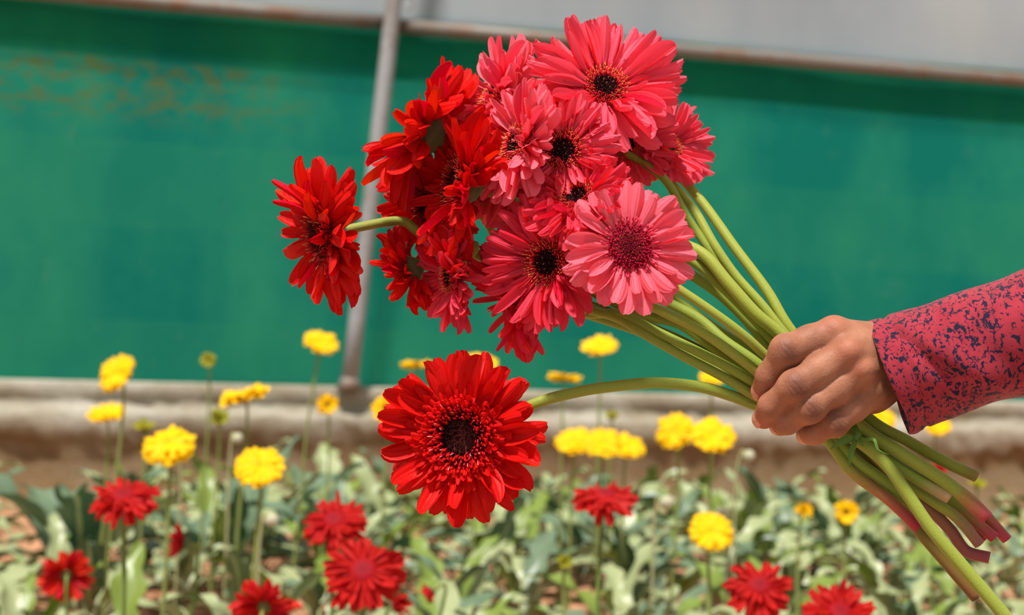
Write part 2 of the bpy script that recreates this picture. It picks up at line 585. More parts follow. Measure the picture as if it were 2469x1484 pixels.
# soil
def soil():
    M = N('red_soil', 0.95, 0.1)
    co = M.coord('Object')
    a = M.noise(co, 3.0, 5, 0.6)
    b = M.noise(co, 26.0, 5, 0.65)
    c = M.ramp(b, [(0.30, lin(130, 88, 64)), (0.5, lin(192, 140, 106)), (0.72, lin(222, 176, 140))])
    c = M.mix(M.math('MULTIPLY', M.ramp(a, [(0.42, black(0)), (0.62, black(1))]), 0.5), c, lin(112, 76, 52))
    M.color(c)
    M.bump(b, 0.7, 0.02)
    nx, ny = 150, 130
    xs = np.linspace(-8, 9.5, nx)
    ys = np.linspace(0.2, 9.4, ny)
    X, Y = np.meshgrid(xs, ys)
    Z = np.zeros_like(X)
    for k in range(26):
        fx, fy = RNG.normal(0, 7, 2)
        Z += 0.010 / (1 + 0.06 * (fx * fx + fy * fy)) ** 0.5 * np.sin(fx * X + fy * Y + RNG.uniform(0, 6.28))
    Z += RNG.normal(0, 0.006, Z.shape)
    V = np.stack([X.ravel(), Y.ravel(), Z.ravel()], 1)
    o = mk('floor', mesh('floor', V, gridfaces(ny, nx), True), None, M.m)
    tag(o, 'reddish brown dry soil of the flower bed', 'soil', kind='structure')


soil()


def plinth():
    M = N('weathered_concrete', 0.9, 0.15)
    co = M.coord('Object', (1, 1, 2.2))
    a = M.noise(co, 2.4, 6, 0.65)
    b = M.noise(co, 34, 4, 0.6)
    at = M.n('ShaderNodeAttribute', attribute_name='Col')
    c = M.mix(M.ramp(a, [(0.40, black(0)), (0.66, black(1))]), at.outputs[0], lin(130, 116, 92))
    hs = M.n('ShaderNodeHueSaturation')
    M.l(c, hs.inputs['Color'])
    M.l(M.math('MULTIPLY_ADD', b, 0.6, 0.7), hs.inputs['Value'])
    M.color(hs.outputs[0])
    M.bump(b, 0.6, 0.01)
    top = wline((0, 914), (1900, 956), 0.0)
    led = wline((0, 985), (1900, 1022), 0.09)
    ns = 240
    V, C = [], []
    cg, cb = lin(168, 163, 150), lin(118, 96, 68)
    for i in range(ns):
        s = SL + (SR - SL) * i / (ns - 1)
        zt, zl = top(s), led(s)
        j = lambda a: RNG.normal(0, a)
        w = 0.008 * math.sin(s * 2.3) + 0.006 * math.sin(s * 6.1 + 1)
        prof = [(-0.20, zt, cg), (0.0 + j(.002), zt, cg), (0.012 + j(.003), zt - 0.012, cg), (0.012 + j(.004), zt - 0.06 + j(.004), cg),
                (0.0 + j(.004), zt - 0.075, cg), (0.002 + j(.005), zl + 0.012 + j(.005), cg),
                (0.080 + j(.006), zl + j(.004), cg), (0.095 + w + j(.006), zl - 0.025 + j(.005), cg), (0.085 + w + j(.008), zl - 0.09 + j(.012), cg),
                (0.060 + w + j(.01), zl - 0.13 + j(.014), cb), (0.05 + j(.01), zl * 0.45, cb), (0.07 + j(.012), zl * 0.18, cb), (0.12 + j(.015), -0.03, cb)]
        for off, z, c in prof:
            V.append(wp(s, z, off)); C.append(c)
    o = mk('kerb', mesh('kerb', V, gridfaces(ns, 13), True, None, C), None, M.m)
    tag(o, 'low weathered concrete kerb wall with stepped ledge under the green net', 'kerb', kind='structure')
    return top


ptop = plinth()
rail_b = wline((300, 0), (2469, 188), 0.0)         # axis of the top pipe
band_z = wline((0, 112), (2469, 292), 0.0)         # lower edge of the doubled net strip


def net_mat(name, base, alt, low, see):
    M = N(name, 0.7, 0.15)
    co = M.coord('Object')
    a = M.noise(M.coord('Object', (1, 1, 0.6)), 1.6, 4, 0.6)
    c = M.mix(M.ramp(a, [(0.38, black(0)), (0.66, black(1))]), lin(*base), lin(*alt))
    # sheet was sewn from horizontal strips of slightly different green
    sp = M.n('ShaderNodeSeparateXYZ'); M.l(co, sp.inputs[0])
    strip = M.ramp(M.math('FRACT', M.math('MULTIPLY_ADD', sp.outputs[2], 1.25, 0.02)), [(0.0, black(0)), (0.5, black(0)), (0.53, black(1)), (1.0, black(1))])
    c = M.mix(M.math('MULTIPLY', strip, 0.28), c, lin(*low))
    # pale dust flecks
    d = M.noise(M.coord('Object', (1, 1, 1)), 9.0, 2, 0.5, 0.4)
    c = M.mix(M.math('MULTIPLY', M.ramp(d, [(0.66, black(0)), (0.80, black(1))]), 0.22), c, lin(110, 170, 140))
    # ochre stains near the top of the left bays
    if see:
        e = M.noise(M.coord('Object', (1, 1, 1.6)), 13.0, 3, 0.6)
        m1 = M.n('ShaderNodeMapRange', clamp=True); M.l(sp.outputs[2], m1.inputs[0])
        m1.inputs[1].default_value, m1.inputs[2].default_value = 1.64, 1.78
        m2 = M.n('ShaderNodeMapRange', clamp=True); M.l(sp.outputs[0], m2.inputs[0])
        m2.inputs[1].default_value, m2.inputs[2].default_value = -0.9, -1.35
        mm = M.math('MULTIPLY', m1.outputs[0], m2.outputs[0])
        f = M.math('MULTIPLY', M.ramp(e, [(0.44, black(0)), (0.64, black(1))]), mm)
        c = M.mix(M.math('MULTIPLY', f, 0.62), c, lin(128, 128, 48))
    wv = M.n('ShaderNodeTexWave', wave_type='BANDS', bands_direction='Z')
    wv.inputs['Scale'].default_value = 42
    M.l(co, wv.inputs[0])
    c = M.mix(M.math('MULTIPLY', wv.outputs['Fac'], 0.13), c, lin(18, 84, 70))
    M.color(c)
    M.translucent(c, 0.80)
    return M.m


def sheet(name, zlo, zhi, off, mat, wav, label, cat, nz=14, ns=220, kind=None, thick=0.0):
    V = []
    for i in range(ns):
        s = SL + (SR - SL) * i / (ns - 1)
        for k in range(nz):
            f = k / (nz - 1)
            z = zlo(s) + (zhi(s) - zlo(s)) * f
            w = wav * (math.sin(s * 1.9 + 0.6 * f) * 0.5 + math.sin(s * 5.3 + 2 * f) * 0.25 + math.sin(z * 7 + s) * 0.3) * math.sin(math.pi * min(max(f, 0.05), 0.95))
            V.append(wp(s, z, off + w))
    n0 = len(V)
    fs = gridfaces(ns, nz)
    o = mk(name, mesh(name, V, fs, True), None, mat)
    if thick:
        sm = o.modifiers.new('thickness', 'SOLIDIFY'); sm.thickness = thick; sm.offset = 0
    tag(o, label, cat, kind=kind)
    return o


NETC = ((25, 148, 131), (56, 174, 138), (58, 174, 132))     # one cloth; only the lower sheet carries the ochre stain
MNET, MNETC = net_mat('green_shade_net', *NETC, True), net_mat('green_shade_net_clean', *NETC, False)
sheet('shade_net', lambda s: ptop(s) - 0.03, lambda s: rail_b(s) + 0.012, -0.075, MNET, 0.02,
      'wide green woven shade net stretched between the pipe rail and concrete wall', 'net', 20)
sheet('net_flap', lambda s: band_z(s) + 0.012 * math.sin(s * 1.7), lambda s: rail_b(s) + 0.04 + 0.006 * math.sin(s * 3), -0.052, MNETC, 0.012,
      'doubled strip of green net folded over the pipe rail, darker than the rest', 'net', 8)


def plastic():
    M = N('greenhouse_film', 0.45, 0.35)
    a = M.noise(M.coord('Object', (1.0, 1.0, 0.35)), 1.3, 4, 0.55)
    c = M.ramp(a, [(0.3, lin(154, 164, 172)), (0.5, lin(170, 177, 183)), (0.7, lin(184, 187, 188))])
    M.color(c)
    M.translucent(c, 0.25)
    sheet('plastic_film', lambda s: rail_b(s) - 0.05, lambda s: rail_b(s) + 1.5, -0.14, M.m, 0.03, 'milky grey greenhouse plastic film above the pipe rail', 'plastic sheet', 12, thick=0.003)


plastic()


def rusty(name, base, rust, amt):
    M = N(name, 0.55, 0.4)
    co = M.coord('Object')
    a = M.noise(co, 5.0, 5, 0.65)
    b = M.noise(co, 40.0, 3, 0.6)
    c = M.mix(M.ramp(a, [(0.46, black(0)), (0.62, black(1))]), lin(*base), lin(*rust))
    c = M.mix(M.math('MULTIPLY', b, amt), c, lin(96, 86, 80))
    M.color(c)
    M.b.inputs['Metallic'].default_value = 0.15
    return M.m


MPIPE = rusty('galvanised_pipe', (160, 160, 164), (140, 134, 130), 0.3)
MRAIL = rusty('rusty_pipe', (128, 122, 115), (130, 101, 82), 0.45)


def pipe_thing(name, path, r, mat, label, cat):
    base = Vector(path[0])
    me = tube(path, r, 16, None, name, off=base)
    o = mk(name, me, None, mat)
    o.location = base
    tag(o, label, cat)
    return o


def post_at():
    (s1, z1), (s2, z2) = onwall(949, 20, 0.07), onwall(842, 938, 0.07)
    k = (s1 - s2) / (z1 - z2)
    f = lambda z: s2 + (z - z2) * k
    return f


pf = post_at()
zb = ptop(pf(0.6)) - 0.01
post = empty('net_post', wp(pf(zb), zb, 0.06), 'leaning grey galvanised pipe post dividing the green net', 'post')
pbase = Vector(post.location)
ph = [wp(pf(zb + (3.0 - zb) * i / 8), zb + (3.0 - zb) * i / 8, 0.06) for i in range(9)]
mk('pipe', tube(ph, 0.038, 16, None, 'pipe', off=pbase), post, MPIPE)
mk('foot_weld', tube([ph[0] - Vector((0, 0, 0.01)), ph[0] + (ph[1] - ph[0]) * 0.10, ph[0] + (ph[1] - ph[0]) * 0.16], lambda t, L: 0.062 - 0.022 * t, 14, None, 'foot_weld', off=pbase), post, MRAIL)
zr = rail_b(pf(2.2))
cw = [wp(pf(zr) + 0.07 + 0.03 * math.cos(a), zr + 0.09 + 0.035 * math.sin(a), 0.04) for a in np.linspace(-1.6, 3.6, 12)]
mk('tie_wire', tube(cw, 0.004, 6, None, 'tie_wire', off=pbase), post, MRAIL)
sp_ = pf(zr)
pipe_thing('net_rail', [wp(SL + (sp_ - 0.02 - SL) * i / 10, rail_b(SL + (sp_ - 0.02 - SL) * i / 10), 0.0) for i in range(11)], 0.034, MRAIL,
           'grey brown pipe rail holding the net, ending at the post beside the ochre stain', 'rail')
pipe_thing('net_rail', [wp(sp_ + 0.02 + (SR - sp_) * i / 10, rail_b(sp_ + 0.02 + (SR - sp_) * i / 10) - 0.012, 0.0) for i in range(11)], 0.034, MRAIL,
           'rusty pipe rail running from the post above the bouquet', 'rail')

# ================================================================== the bouquet
G1, G2, G3 = (140, 152, 56), (134, 150, 52), (146, 155, 56)
CRIM, BRN, CREAM = (176, 50, 74), (132, 76, 58), (224, 196, 128)


def stem_cols(green, end, cap, endlen):
    g, e, cp = np.array(lin(*green)[:3]), np.array(lin(*end)[:3]), np.array(lin(*cap)[:3])
    nk = np.array(lin(150, 150, 84)[:3])

    def f(t, L):
        if t > 1.0: return cp
        k = min(max((t * L - (L - endlen)) / endlen, 0), 1) if endlen > 0 else 0
        c = g + (e - g) * k ** 0.7
        h = min(max(1 - t * L / 0.05, 0), 1)
        return c + (nk - c) * h * 0.6
    return f


BOUQ = 'cut gerberas held in the bouquet'
LOWER = {  # where each visible cut end runs below the fist: pixels and depth, end colour, cap colour, coloured length
    'a': ([(2098, 1012, .925), (2192, 1066, .925), (2274, 1112, .92), (2354, 1150, .918)], (140, 120, 60), BRN, .012),
    'b': ([(2074, 1028, .905), (2172, 1093, .895), (2291, 1171, .89), (2380, 1250, .885)], CRIM, (206, 120, 120), .026),
    'c': ([(2080, 1026, .925), (2206, 1116, .915), (2335, 1200, .91), (2428, 1302, .905)], CRIM, (232, 214, 206), .05),
    'd': ([(2062, 1040, .925), (2180, 1128, .915), (2300, 1216, .908), (2398, 1298, .90)], CRIM, (232, 204, 200), .03),
    'e': ([(2060, 1045, .908), (2117, 1092, .902), (2206, 1152, .896), (2290, 1202, .89)], (190, 150, 110), BRN, .02),
    'f': ([(2040, 1050, .92), (2160, 1150, .908), (2250, 1210, .90), (2310, 1252, .897), (2362, 1314, .895)], (150, 90, 84), BRN, .03),
    'g': ([(2050, 1044, .935), (2170, 1140, .925), (2291, 1222, .915), (2372, 1302, .912)], CRIM, CRIM, .06),
    'h': ([(2020, 1058, .92), (2140, 1160, .912), (2240, 1228, .908), (2292, 1280, .906), (2330, 1330, .905), (2386, 1346, .90)], (150, 70, 78), (216, 110, 120), .13),
    'i': ([(2040, 1050, .905), (2092, 1080, .895), (2140, 1124, .89), (2189, 1194, .886), (2240, 1269, .882), (2325, 1371, .876), (2424, 1488, .87), (2480, 1560, .866)], G2, CREAM, .0),
    'j': ([(1994, 1062, .912), (2053, 1138, .905), (2138, 1202, .90), (2180, 1240, .897), (2214, 1274, .895)], (170, 40, 66), (206, 150, 130), .06),
    'k': ([(2008, 1060, .925), (2080, 1138, .918), (2138, 1190, .912), (2206, 1272, .906), (2291, 1371, .90), (2354, 1444, .896)], (112, 72, 36), CREAM, .13),
    'l': ([(2012, 1058, .913), (2070, 1116, .906), (2120, 1152, .904), (2166, 1192, .905), (2210, 1240, .91)], G2, CREAM, 0),
    'm': ([(2030, 1052, .935), (2130, 1140, .93), (2220, 1210, .925)], G2, BRN, .02),
    'n': ([(2066, 1036, .94), (2160, 1110, .935), (2250, 1180, .93)], G2, BRN, .02),
}
# name key: centre px, depth, normal(right, up, toward camera), radius px, style, material, cup, upper way points, lower key, stem green, label
BQ = [
 ('A', (1458, 212), .925, (0.10, 0.46, 0.88), 203, 'narrow', PINK[0], 6, [(1600, 430, .96), (1655, 522, .955), (1721, 615, .945), (1800, 705, .94), (1868, 790, .938)], 'n', G2,
  'large pink gerbera with dark eye and yellow pollen, topmost in the bouquet'),
 ('B', (1196, 232), .955, (-0.80, 0.46, 0.34), 160, 'narrow', PINK[1], 5, [(1480, 500, .985), (1630, 636, .945), (1738, 712, .94), (1822, 797, .935), (1850, 838, .93)], 'g', G2,
  'pink gerbera in profile with a thin orange disc, between topmost pink bloom and red ones'),
 ('C', (1252, 350), .895, (-0.84, 0.26, 0.48), 162, 'narrow', PINK[1], 3, [(1400, 560, .96), (1560, 700, .945), (1688, 772, .935), (1748, 823, .925), (1829, 880, .918)], 'h', G2,
  'pale coral pink gerbera turned sideways, overlapping the dark disc of a pink bloom'),
 ('D', (1358, 364), .893, (-0.10, 0.14, 0.97), 142, 'narrow', PINK[0], 6, [(1560, 560, .955), (1690, 610, .93), (1755, 682, .92), (1822, 757, .915), (1885, 812, .915)], 'b', G3,
  'pink gerbera with dark eye half covered by the pale coral bloom turned sideways'),
 ('E', (1392, 480), .878, (-0.32, 0.64, 0.70), 150, 'narrow', PINK[2], 6, [(1540, 600, .945), (1654, 621, .935), (1755, 705, .928), (1873, 830, .922)], 'e', G2,
  'deep rose gerbera with black eye tucked just above the round pale pink bloom'),
 ('F', (1518, 597), .852, (0.03, 0.20, 0.98), 168, 'broad', PINK[1], 3, [(1560, 650, .895), (1640, 700, .893), (1721, 755, .892), (1789, 806, .895), (1850, 862, .902)], 'f', G3,
  'round pale pink gerbera with broad petals and a flat dark red disc, facing squarely out'),
 ('G', (1322, 632), .885, (-0.52, -0.06, 0.85), 180, 'narrow', PINK[2], 6, [(1500, 700, .92), (1590, 748, .905), (1688, 798, .902), (1772, 856, .902), (1826, 898, .905)], 'j', G3,
  'rose pink gerbera with gold flecked dark eye, partly behind the round pale pink bloom'),
 ('H', (1612, 352), .985, (0.50, 0.28, 0.72), 128, 'narrow', PINK[0], 14, [(1617, 417, 1.0), (1681, 474, .98), (1775, 602, .955), (1850, 703, .94), (1906, 796, .93)], 'a', G3,
  'small pink gerbera on the highest stem, beneath the topmost pink bloom'),
 ('S', (1510, 345), .965, (0.15, -0.25, 0.92), 132, 'narrow', PINK[0], 10, [(1615, 440, .975), (1671, 503, .96), (1721, 589, .945), (1772, 663, .938), (1836, 735, .93), (1892, 806, .925)], 'c', G3,
  'pink gerbera mostly hidden under the topmost pink bloom'),
 ('Q', (1215, 420), .985, (-0.55, -0.1, 0.8), 140, 'narrow', PINK[0], 8, [(1450, 600, .99), (1620, 716, .95), (1721, 790, .945), (1830, 862, .938)], 'm', G2,
  'hidden pink gerbera deep between the red blooms and the pale coral one'),
 ('I', (780, 568), .94, (-0.90, -0.24, 0.40), 198, 'red', RED, 1, [(1012, 562, .96), (1060, 574, .97), (1120, 600, .98), (1300, 690, .975), (1560, 800, .955), (1698, 858, .94), (1810, 930, .935)], 'm', G1,
  'red gerbera in profile jutting away from the bouquet on a bent pale stem'),
 ('J', (1020, 318), .94, (-0.82, 0.56, 0.02), 198, 'red', RED, 0, [(1150, 470, .99), (1350, 640, .985), (1600, 722, .96), (1700, 778, .95), (1800, 838, .94)], 'd', G2,
  'bright red gerbera seen from the side showing its dark green calyx, highest of the reds'),
 ('K', (1108, 445), .915, (-0.90, 0.22, 0.36), 192, 'red', RED, 0, [(1300, 620, .98), (1543, 757, .955), (1637, 782, .945), (1721, 839, .938), (1815, 905, .93)], 'l', G2,
  'red gerbera with dark disc facing sideways, pressed against the pale coral bloom'),
 ('L', (1035, 492), .985, (-0.62, -0.05, 0.75), 138, 'red', RED, 8, [(1250, 660, .99), (1550, 780, .96), (1720, 860, .945), (1815, 930, .935)], 'n', G2,
  'red gerbera shaded behind the sideways red bloom'),
 ('M', (990, 652), .96, (-0.78, -0.42, -0.20), 118, 'red', RED, 10, [(1120, 650, .975), (1300, 720, .97), (1560, 806, .95), (1700, 872, .938), (1812, 940, .93)], 'd', G2,
  'small red drooping gerbera showing its green calyx under the bent pale stem'),
 ('N', (1090, 668), .925, (-0.87, -0.12, 0.38), 140, 'narrow', PINK[2], 4, [(1150, 660, .935), (1210, 672, .945), (1350, 730, .945), (1490, 768, .93), (1553, 806, .92), (1654, 863, .915), (1748, 912, .912), (1818, 955, .912)], 'k', G1,
  'rose gerbera in profile with few wide petals beside the small red drooping one'),
 ('O', (1236, 728), .93, (-0.84, -0.42, 0.18), 155, 'narrow', PINK[2], 8, [(1400, 750, .945), (1495, 758, .93), (1587, 802, .918), (1698, 856, .912), (1789, 905, .91)], 'l', G2,
  'rose gerbera hanging lowest in the cluster, pointing down below the rose pink bloom'),
 ('P', (1112, 1054), .865, (-0.24, 0.05, 0.97), 208, 'bigred', RED, 4, [(1290, 974, .90), (1400, 944, .905), (1480, 932, .908), (1580, 924, .91), (1690, 934, .912), (1760, 954, .915), (1825, 978, .915)], 'i', G1,
  'big bright red gerbera drooping alone below the bouquet on a curved stem'),
]
GRIP = {}
DSC = {'C': 1.3, 'D': 1.4, 'E': 1.25, 'G': 1.2, 'I': 1.45, 'K': 1.4, 'L': 1.3, 'N': 1.2, 'B': 1.25}   # how wide each bloom's disc is
for bi, (key, cpx, d, n, rpx, sty, mat, cup, ups, low, green, label) in enumerate(BQ):
    rng = random.Random(100 + bi * 7)
    c = W(cpx[0], cpx[1], d)
    nw = dirw(*n)
    Rr = rpx * d / FPX
    lows, endc, capc, el = LOWER[low]
    jx = 0 if low not in GRIP else 9
    GRIP[low] = 1
    grip = W(1950 + (bi % 5) * 8 - 16, 955 + (bi % 4) * 8 - 12, .918)
    th = empty('gerbera', grip, label, 'flower', BOUQ)
    js = bloom(th, grip, c, nw, Rr, sty, mat, rng, cup, dsc=DSC.get(key, 1.0))
    pts = [js + nw * 0.004, js - nw * 0.012]
    nb = 0.03
    first = W(*ups[0])
    pts.append(js - nw * nb + (first - js).normalized() * 0.012)
    pts += [W(*p) for p in ups]
    if jx:      # a second stem in the same place ends short inside the bundle
        pts += [W(p[0] + 4, p[1] - 6, p[2] + .012) for p in lows[:3]]
        endc, capc, el = G2, BRN, 0.0
    else:
        pts += [W(*p) for p in lows]
    path = catmull([tuple(p) for p in pts], 8)
    rs = 0.0031 + 0.0005 * ((bi * 7) % 5) / 4 + (0.0004 if key in 'BPI' else 0)
    if low in ('b',): rs = 0.0042
    rad = lambda t, L, r=rs: r * (0.88 + 0.22 * t)
    st = mk('stem', tube(path, rad, 12, stem_cols(green, endc, capc, el), 'stem', off=grip, ridge=0.03), th, MSTEM)


# a torn weed sprig caught between the stems under the fist
def sprig():
    M = N('weed_leaf', 0.5, 0.3); M.color(lin(92, 124, 44)); M.translucent(lin(92, 124, 44), 0.2)
    b = W(2063, 1040, .890)
    th = empty('weed_sprig', b, 'thin curly green weed sprig caught between the stems under the fist', 'sprig')
    mk('stalk', tube([W(2052, 1020, .894), W(2060, 1034, .890), W(2068, 1048, .888), W(2062, 1062, .8875)], 0.0026, 8, None, 'stalk', off=b), th, M.m)
    for pts, w in (([(2064, 1060, .887), (2048, 1059, .8865), (2024, 1068, .886), (2002, 1084, .888)], .0026), ([(2064, 1058, .887), (2058, 1076, .884), (2050, 1100, .882), (2050, 1130, .884)], .0019),
                   ([(2066, 1060, .887), (2090, 1060, .882), (2108, 1062, .878), (2118, 1086, .876), (2144, 1097, .876)], .0011), ([(2070, 1052, .887), (2076, 1070, .884), (2082, 1076, .884)], .0012)):
        p = catmull([tuple(W(*q)) for q in pts], 6)
        V = []
        for i, q in enumerate(p):
            t = i / (len(p) - 1)
            ww = w * (math.sin(math.pi * min(t * 0.85 + 0.15, 1.0)) * 0.9 + 0.1)
            tg = Vector(p[min(i + 1, len(p) - 1)] - p[max(i - 1, 0)]).normalized()
            sd = tg.cross(F).normalized()
            for u in (-1, 0, 1):
                V.append(Vector(q) + sd * ww * u - F * (0.0006 * (1 - abs(u))) - b)
        mk('leaf', mesh('leaf', V, gridfaces(len(p), 3)), th, M.m)


sprig()


# ================================================================== the person's hand and sleeve
def surface_nets(vol, org, h):
    ins = vol < 0
    nx, ny, nz = vol.shape
    cs = [(i, j, k) for i in (0, 1) for j in (0, 1) for k in (0, 1)]
    sl = lambda a, c: a[c[0]:nx - 1 + c[0], c[1]:ny - 1 + c[1], c[2]:nz - 1 + c[2]]
    cnt = sum(sl(ins, c).astype(np.int8) for c in cs)
    act = (cnt > 0) & (cnt < 8)
    I = np.argwhere(act)
    idx = -np.ones(act.shape, dtype=np.int64)
    idx[act] = np.arange(len(I))
    acc = np.zeros((len(I), 3)); num = np.zeros(len(I))
    for a in cs:
        for ax in range(3):
            if a[ax]: continue
            b = list(a); b[ax] = 1
            va = vol[I[:, 0] + a[0], I[:, 1] + a[1], I[:, 2] + a[2]]
            vb = vol[I[:, 0] + b[0], I[:, 1] + b[1], I[:, 2] + b[2]]
            cr = (va < 0) != (vb < 0)
            t = np.where(cr, va / np.where(cr, va - vb, 1), 0)
            p = np.tile(np.array(a, dtype=float), (len(I), 1))
            p[:, ax] += t
            acc[cr] += p[cr]; num[cr] += 1
    V = (I + acc / num[:, None]) * h + org
    Fs = []
    for ax in range(3):
        o1, o2 = [(1, 2), (2, 0), (0, 1)][ax]
        a = [slice(None)] * 3; b = [slice(None)] * 3
        a[ax] = slice(0, -1); b[ax] = slice(1, None)
        for o in (o1, o2):
            a[o] = slice(1, -1); b[o] = slice(1, -1)
        A, B = ins[tuple(a)], ins[tuple(b)]
        for sg in (0, 1):
            E = np.argwhere(A & ~B if sg == 0 else ~A & B)
            if not len(E): continue
            E[:, o1] += 1; E[:, o2] += 1
            q = []
            for (x, y) in ((-1, -1), (0, -1), (0, 0), (-1, 0)):
                e = E.copy(); e[:, o1] += x; e[:, o2] += y
                q.append(idx[e[:, 0], e[:, 1], e[:, 2]])
            q = np.stack(q, 1)
            Fs.append(q if sg == 0 else q[:, ::-1])
    return V, np.concatenate(Fs)


def camspace(px, py, d):
    return np.array([(px - FW / 2) / FPX * d, (FH / 2 - py) / FPX * d, -d])


FING = {
    'index': [(2014, 806, .884, 10.6), (1896, 846, .879, 9.9), (1854, 908, .889, 8.3), (1838, 942, .900, 7.0)],
    'middle': [(2044, 850, .874, 10.5), (1916, 932, .871, 9.7), (1860, 980, .882, 8.3), (1842, 1008, .893, 7.2)],
    'ring': [(2076, 893, .875, 10.2), (1952, 983, .873, 9.3), (1898, 1018, .884, 7.9), (1882, 1026, .897, 6.9)],
    'pinky': [(2102, 944, .882, 9.6), (2012, 1019, .880, 8.3), (1964, 1045, .889, 7.3), (1946, 1049, .899, 6.4)],
    'thumb': [(2112, 852, .912, 14.0), (2030, 838, .945, 11.5), (1955, 872, .960, 10.0), (1905, 905, .957, 8.4)],
}


def build_hand():
    h = 0.0008
    pts = {k: [(camspace(a, b, c), r * 1e-3) for a, b, c, r in v] for k, v in FING.items()}
    lo = np.array([camspace(1795, 1085, .885)[0], camspace(1795, 1090, .89)[1], -0.978])
    hi = np.array([camspace(2330, 750, .90)[0], camspace(2330, 745, .88)[1], -0.852])
    n = np.ceil((hi - lo) / h).astype(int)
    ax = [(lo[i] + h * np.arange(n[i])).astype(np.float32) for i in range(3)]
    X, Y, Z = ax[0][:, None, None], ax[1][None, :, None], ax[2][None, None, :]

    def cone(a, ra, b, rb):
        d = b - a
        L2 = float(d @ d)
        t = ((X - a[0]) * d[0] + (Y - a[1]) * d[1] + (Z - a[2]) * d[2]) / L2
        np.clip(t, 0, 1, out=t)
        dist = np.sqrt((X - a[0] - d[0] * t) ** 2 + (Y - a[1] - d[1] * t) ** 2 + (Z - a[2] - d[2] * t) ** 2)
        return dist - (ra + (rb - ra) * t)

    def sphere(c, r, sc=(1, 1, 1)):
        return (np.sqrt(((X - c[0]) / sc[0]) ** 2 + ((Y - c[1]) / sc[1]) ** 2 + ((Z - c[2]) / sc[2]) ** 2) - r)

    def smin(a, b, k):
        hh = np.maximum(k - np.abs(a - b), 0) / k
        return np.minimum(a, b) - hh * hh * k * 0.25

    wr = camspace(2150, 862, .899)
    el = camspace(2300, 822, .912)
    # palm and back of the hand
    palm = cone(wr, 0.0185, el, 0.024)
    for k in ('index', 'middle', 'ring', 'pinky'):
        mcp, r = pts[k][0]
        st = {'index': (2135, 832, .894), 'middle': (2140, 852, .892), 'ring': (2140, 880, .892), 'pinky': (2126, 915, .896)}[k]
        palm = smin(palm, cone(camspace(*st), 0.0135, mcp, r * 0.97), 0.010)
    palm = smin(palm, sphere(camspace(2100, 950, .896), 0.0130), 0.010)
    palm = smin(palm, sphere(camspace(2112, 912, .905), 0.0150), 0.010)
    palm = smin(palm, sphere(camspace(2062, 880, .898), 0.0150), 0.012)
    # tendons and knuckle bumps on the back of the hand
    for (a, b, c, r, k) in ((2046, 849, .8665, .0050, .006), (2078, 890, .8675, .0048, .006), (2006, 790, .881, .0050, .008), (2104, 938, .876, .0045, .006)):
        palm = smin(palm, sphere(camspace(a, b, c), r), k)
    for (p, q) in (((2054, 850, .8655), (2120, 855, .8765)), ((2084, 890, .8665), (2128, 880, .877)), ((2016, 796, .8765), (2100, 826, .8795))):
        palm = smin(palm, cone(camspace(*p), 0.0026, camspace(*q), 0.0022), 0.005)
    th = pts['thumb']
    tb = cone(th[0][0], th[0][1], th[1][0], th[1][1])
    tb = smin(tb, cone(th[1][0], th[1][1], th[2][0], th[2][1]), 0.004)
    tb = smin(tb, cone(th[2][0], th[2][1] * 0.97, th[3][0], th[3][1]), 0.004)
    palm = smin(palm, tb, 0.009)
    body = palm
    fs = []
    for k in ('index', 'middle', 'ring', 'pinky'):
        P = pts[k]
        f = cone(P[0][0], P[0][1] * 0.95, P[1][0], P[1][1] * 0.93)
        f = smin(f, cone(P[1][0], P[1][1] * 0.93, P[2][0], P[2][1] * 0.97), 0.005)
        f = smin(f, cone(P[2][0], P[2][1], P[3][0], P[3][1]), 0.003)
        # knuckle pad on the dorsal side
        out = np.array([0, 0, 1.0]) * 0.0022 + (P[1][0] - (P[0][0] + P[2][0]) / 2) * 0.05
        f = smin(f, sphere(P[1][0] + out * 0.6, P[1][1] * 0.86), 0.006)
        mid = (P[0][0] + P[1][0]) / 2
        f = smin(f, sphere(mid + np.array([0.0, 0, -0.003]), P[0][1] * 0.90), 0.008)
        fs.append(f)
    fing = fs[0]
    for f in fs[1:]:
        fing = smin(fing, f, 0.0007)
    vol = smin(body, fing, 0.0045)
    V, Q = surface_nets(vol, lo, h)
    # light smoothing
    e = np.concatenate([Q[:, [0, 1]], Q[:, [1, 2]], Q[:, [2, 3]], Q[:, [3, 0]]])
    for it in range(2):
        s = np.zeros_like(V); c = np.zeros(len(V))
        np.add.at(s, e[:, 0], V[e[:, 1]]); np.add.at(c, e[:, 0], 1)
        np.add.at(s, e[:, 1], V[e[:, 0]]); np.add.at(c, e[:, 1], 1)
        V = V + (0.55 if it % 2 == 0 else 0.4) * (s / c[:, None] - V)
    pig = np.zeros(len(V)); red = np.zeros(len(V))
    disp = np.zeros(len(V))
    for k in ('index', 'middle', 'ring', 'pinky'):
        P = pts[k]
        d = P[1][0] - P[0][0]; d2 = P[2][0] - P[1][0]
        ax_ = (d / np.linalg.norm(d) + d2 / np.linalg.norm(d2)); ax_ /= np.linalg.norm(ax_)
        c = P[1][0] + np.array([0, 0, P[1][1]])
        rel = V - c
        al = rel @ ax_
        pd = np.linalg.norm(rel - al[:, None] * ax_, axis=1)
        w = np.exp(-(al / 0.0055) ** 2) * np.exp(-(pd / 0.0085) ** 2)
        pig = np.maximum(pig, w)
        bow = al + 8.0 * pd * pd
        disp -= 0.00028 * w * np.clip(np.cos((bow + 0.0006 * np.sin(pd * 900 + al * 500)) * 2 * math.pi / 0.0027), -0.2, 1)
        tip = P[3][0]
        dt = np.linalg.norm(V - tip, axis=1)
        red = np.maximum(red, np.clip(1.25 - dt / (P[3][1] * 1.5), 0, 1))
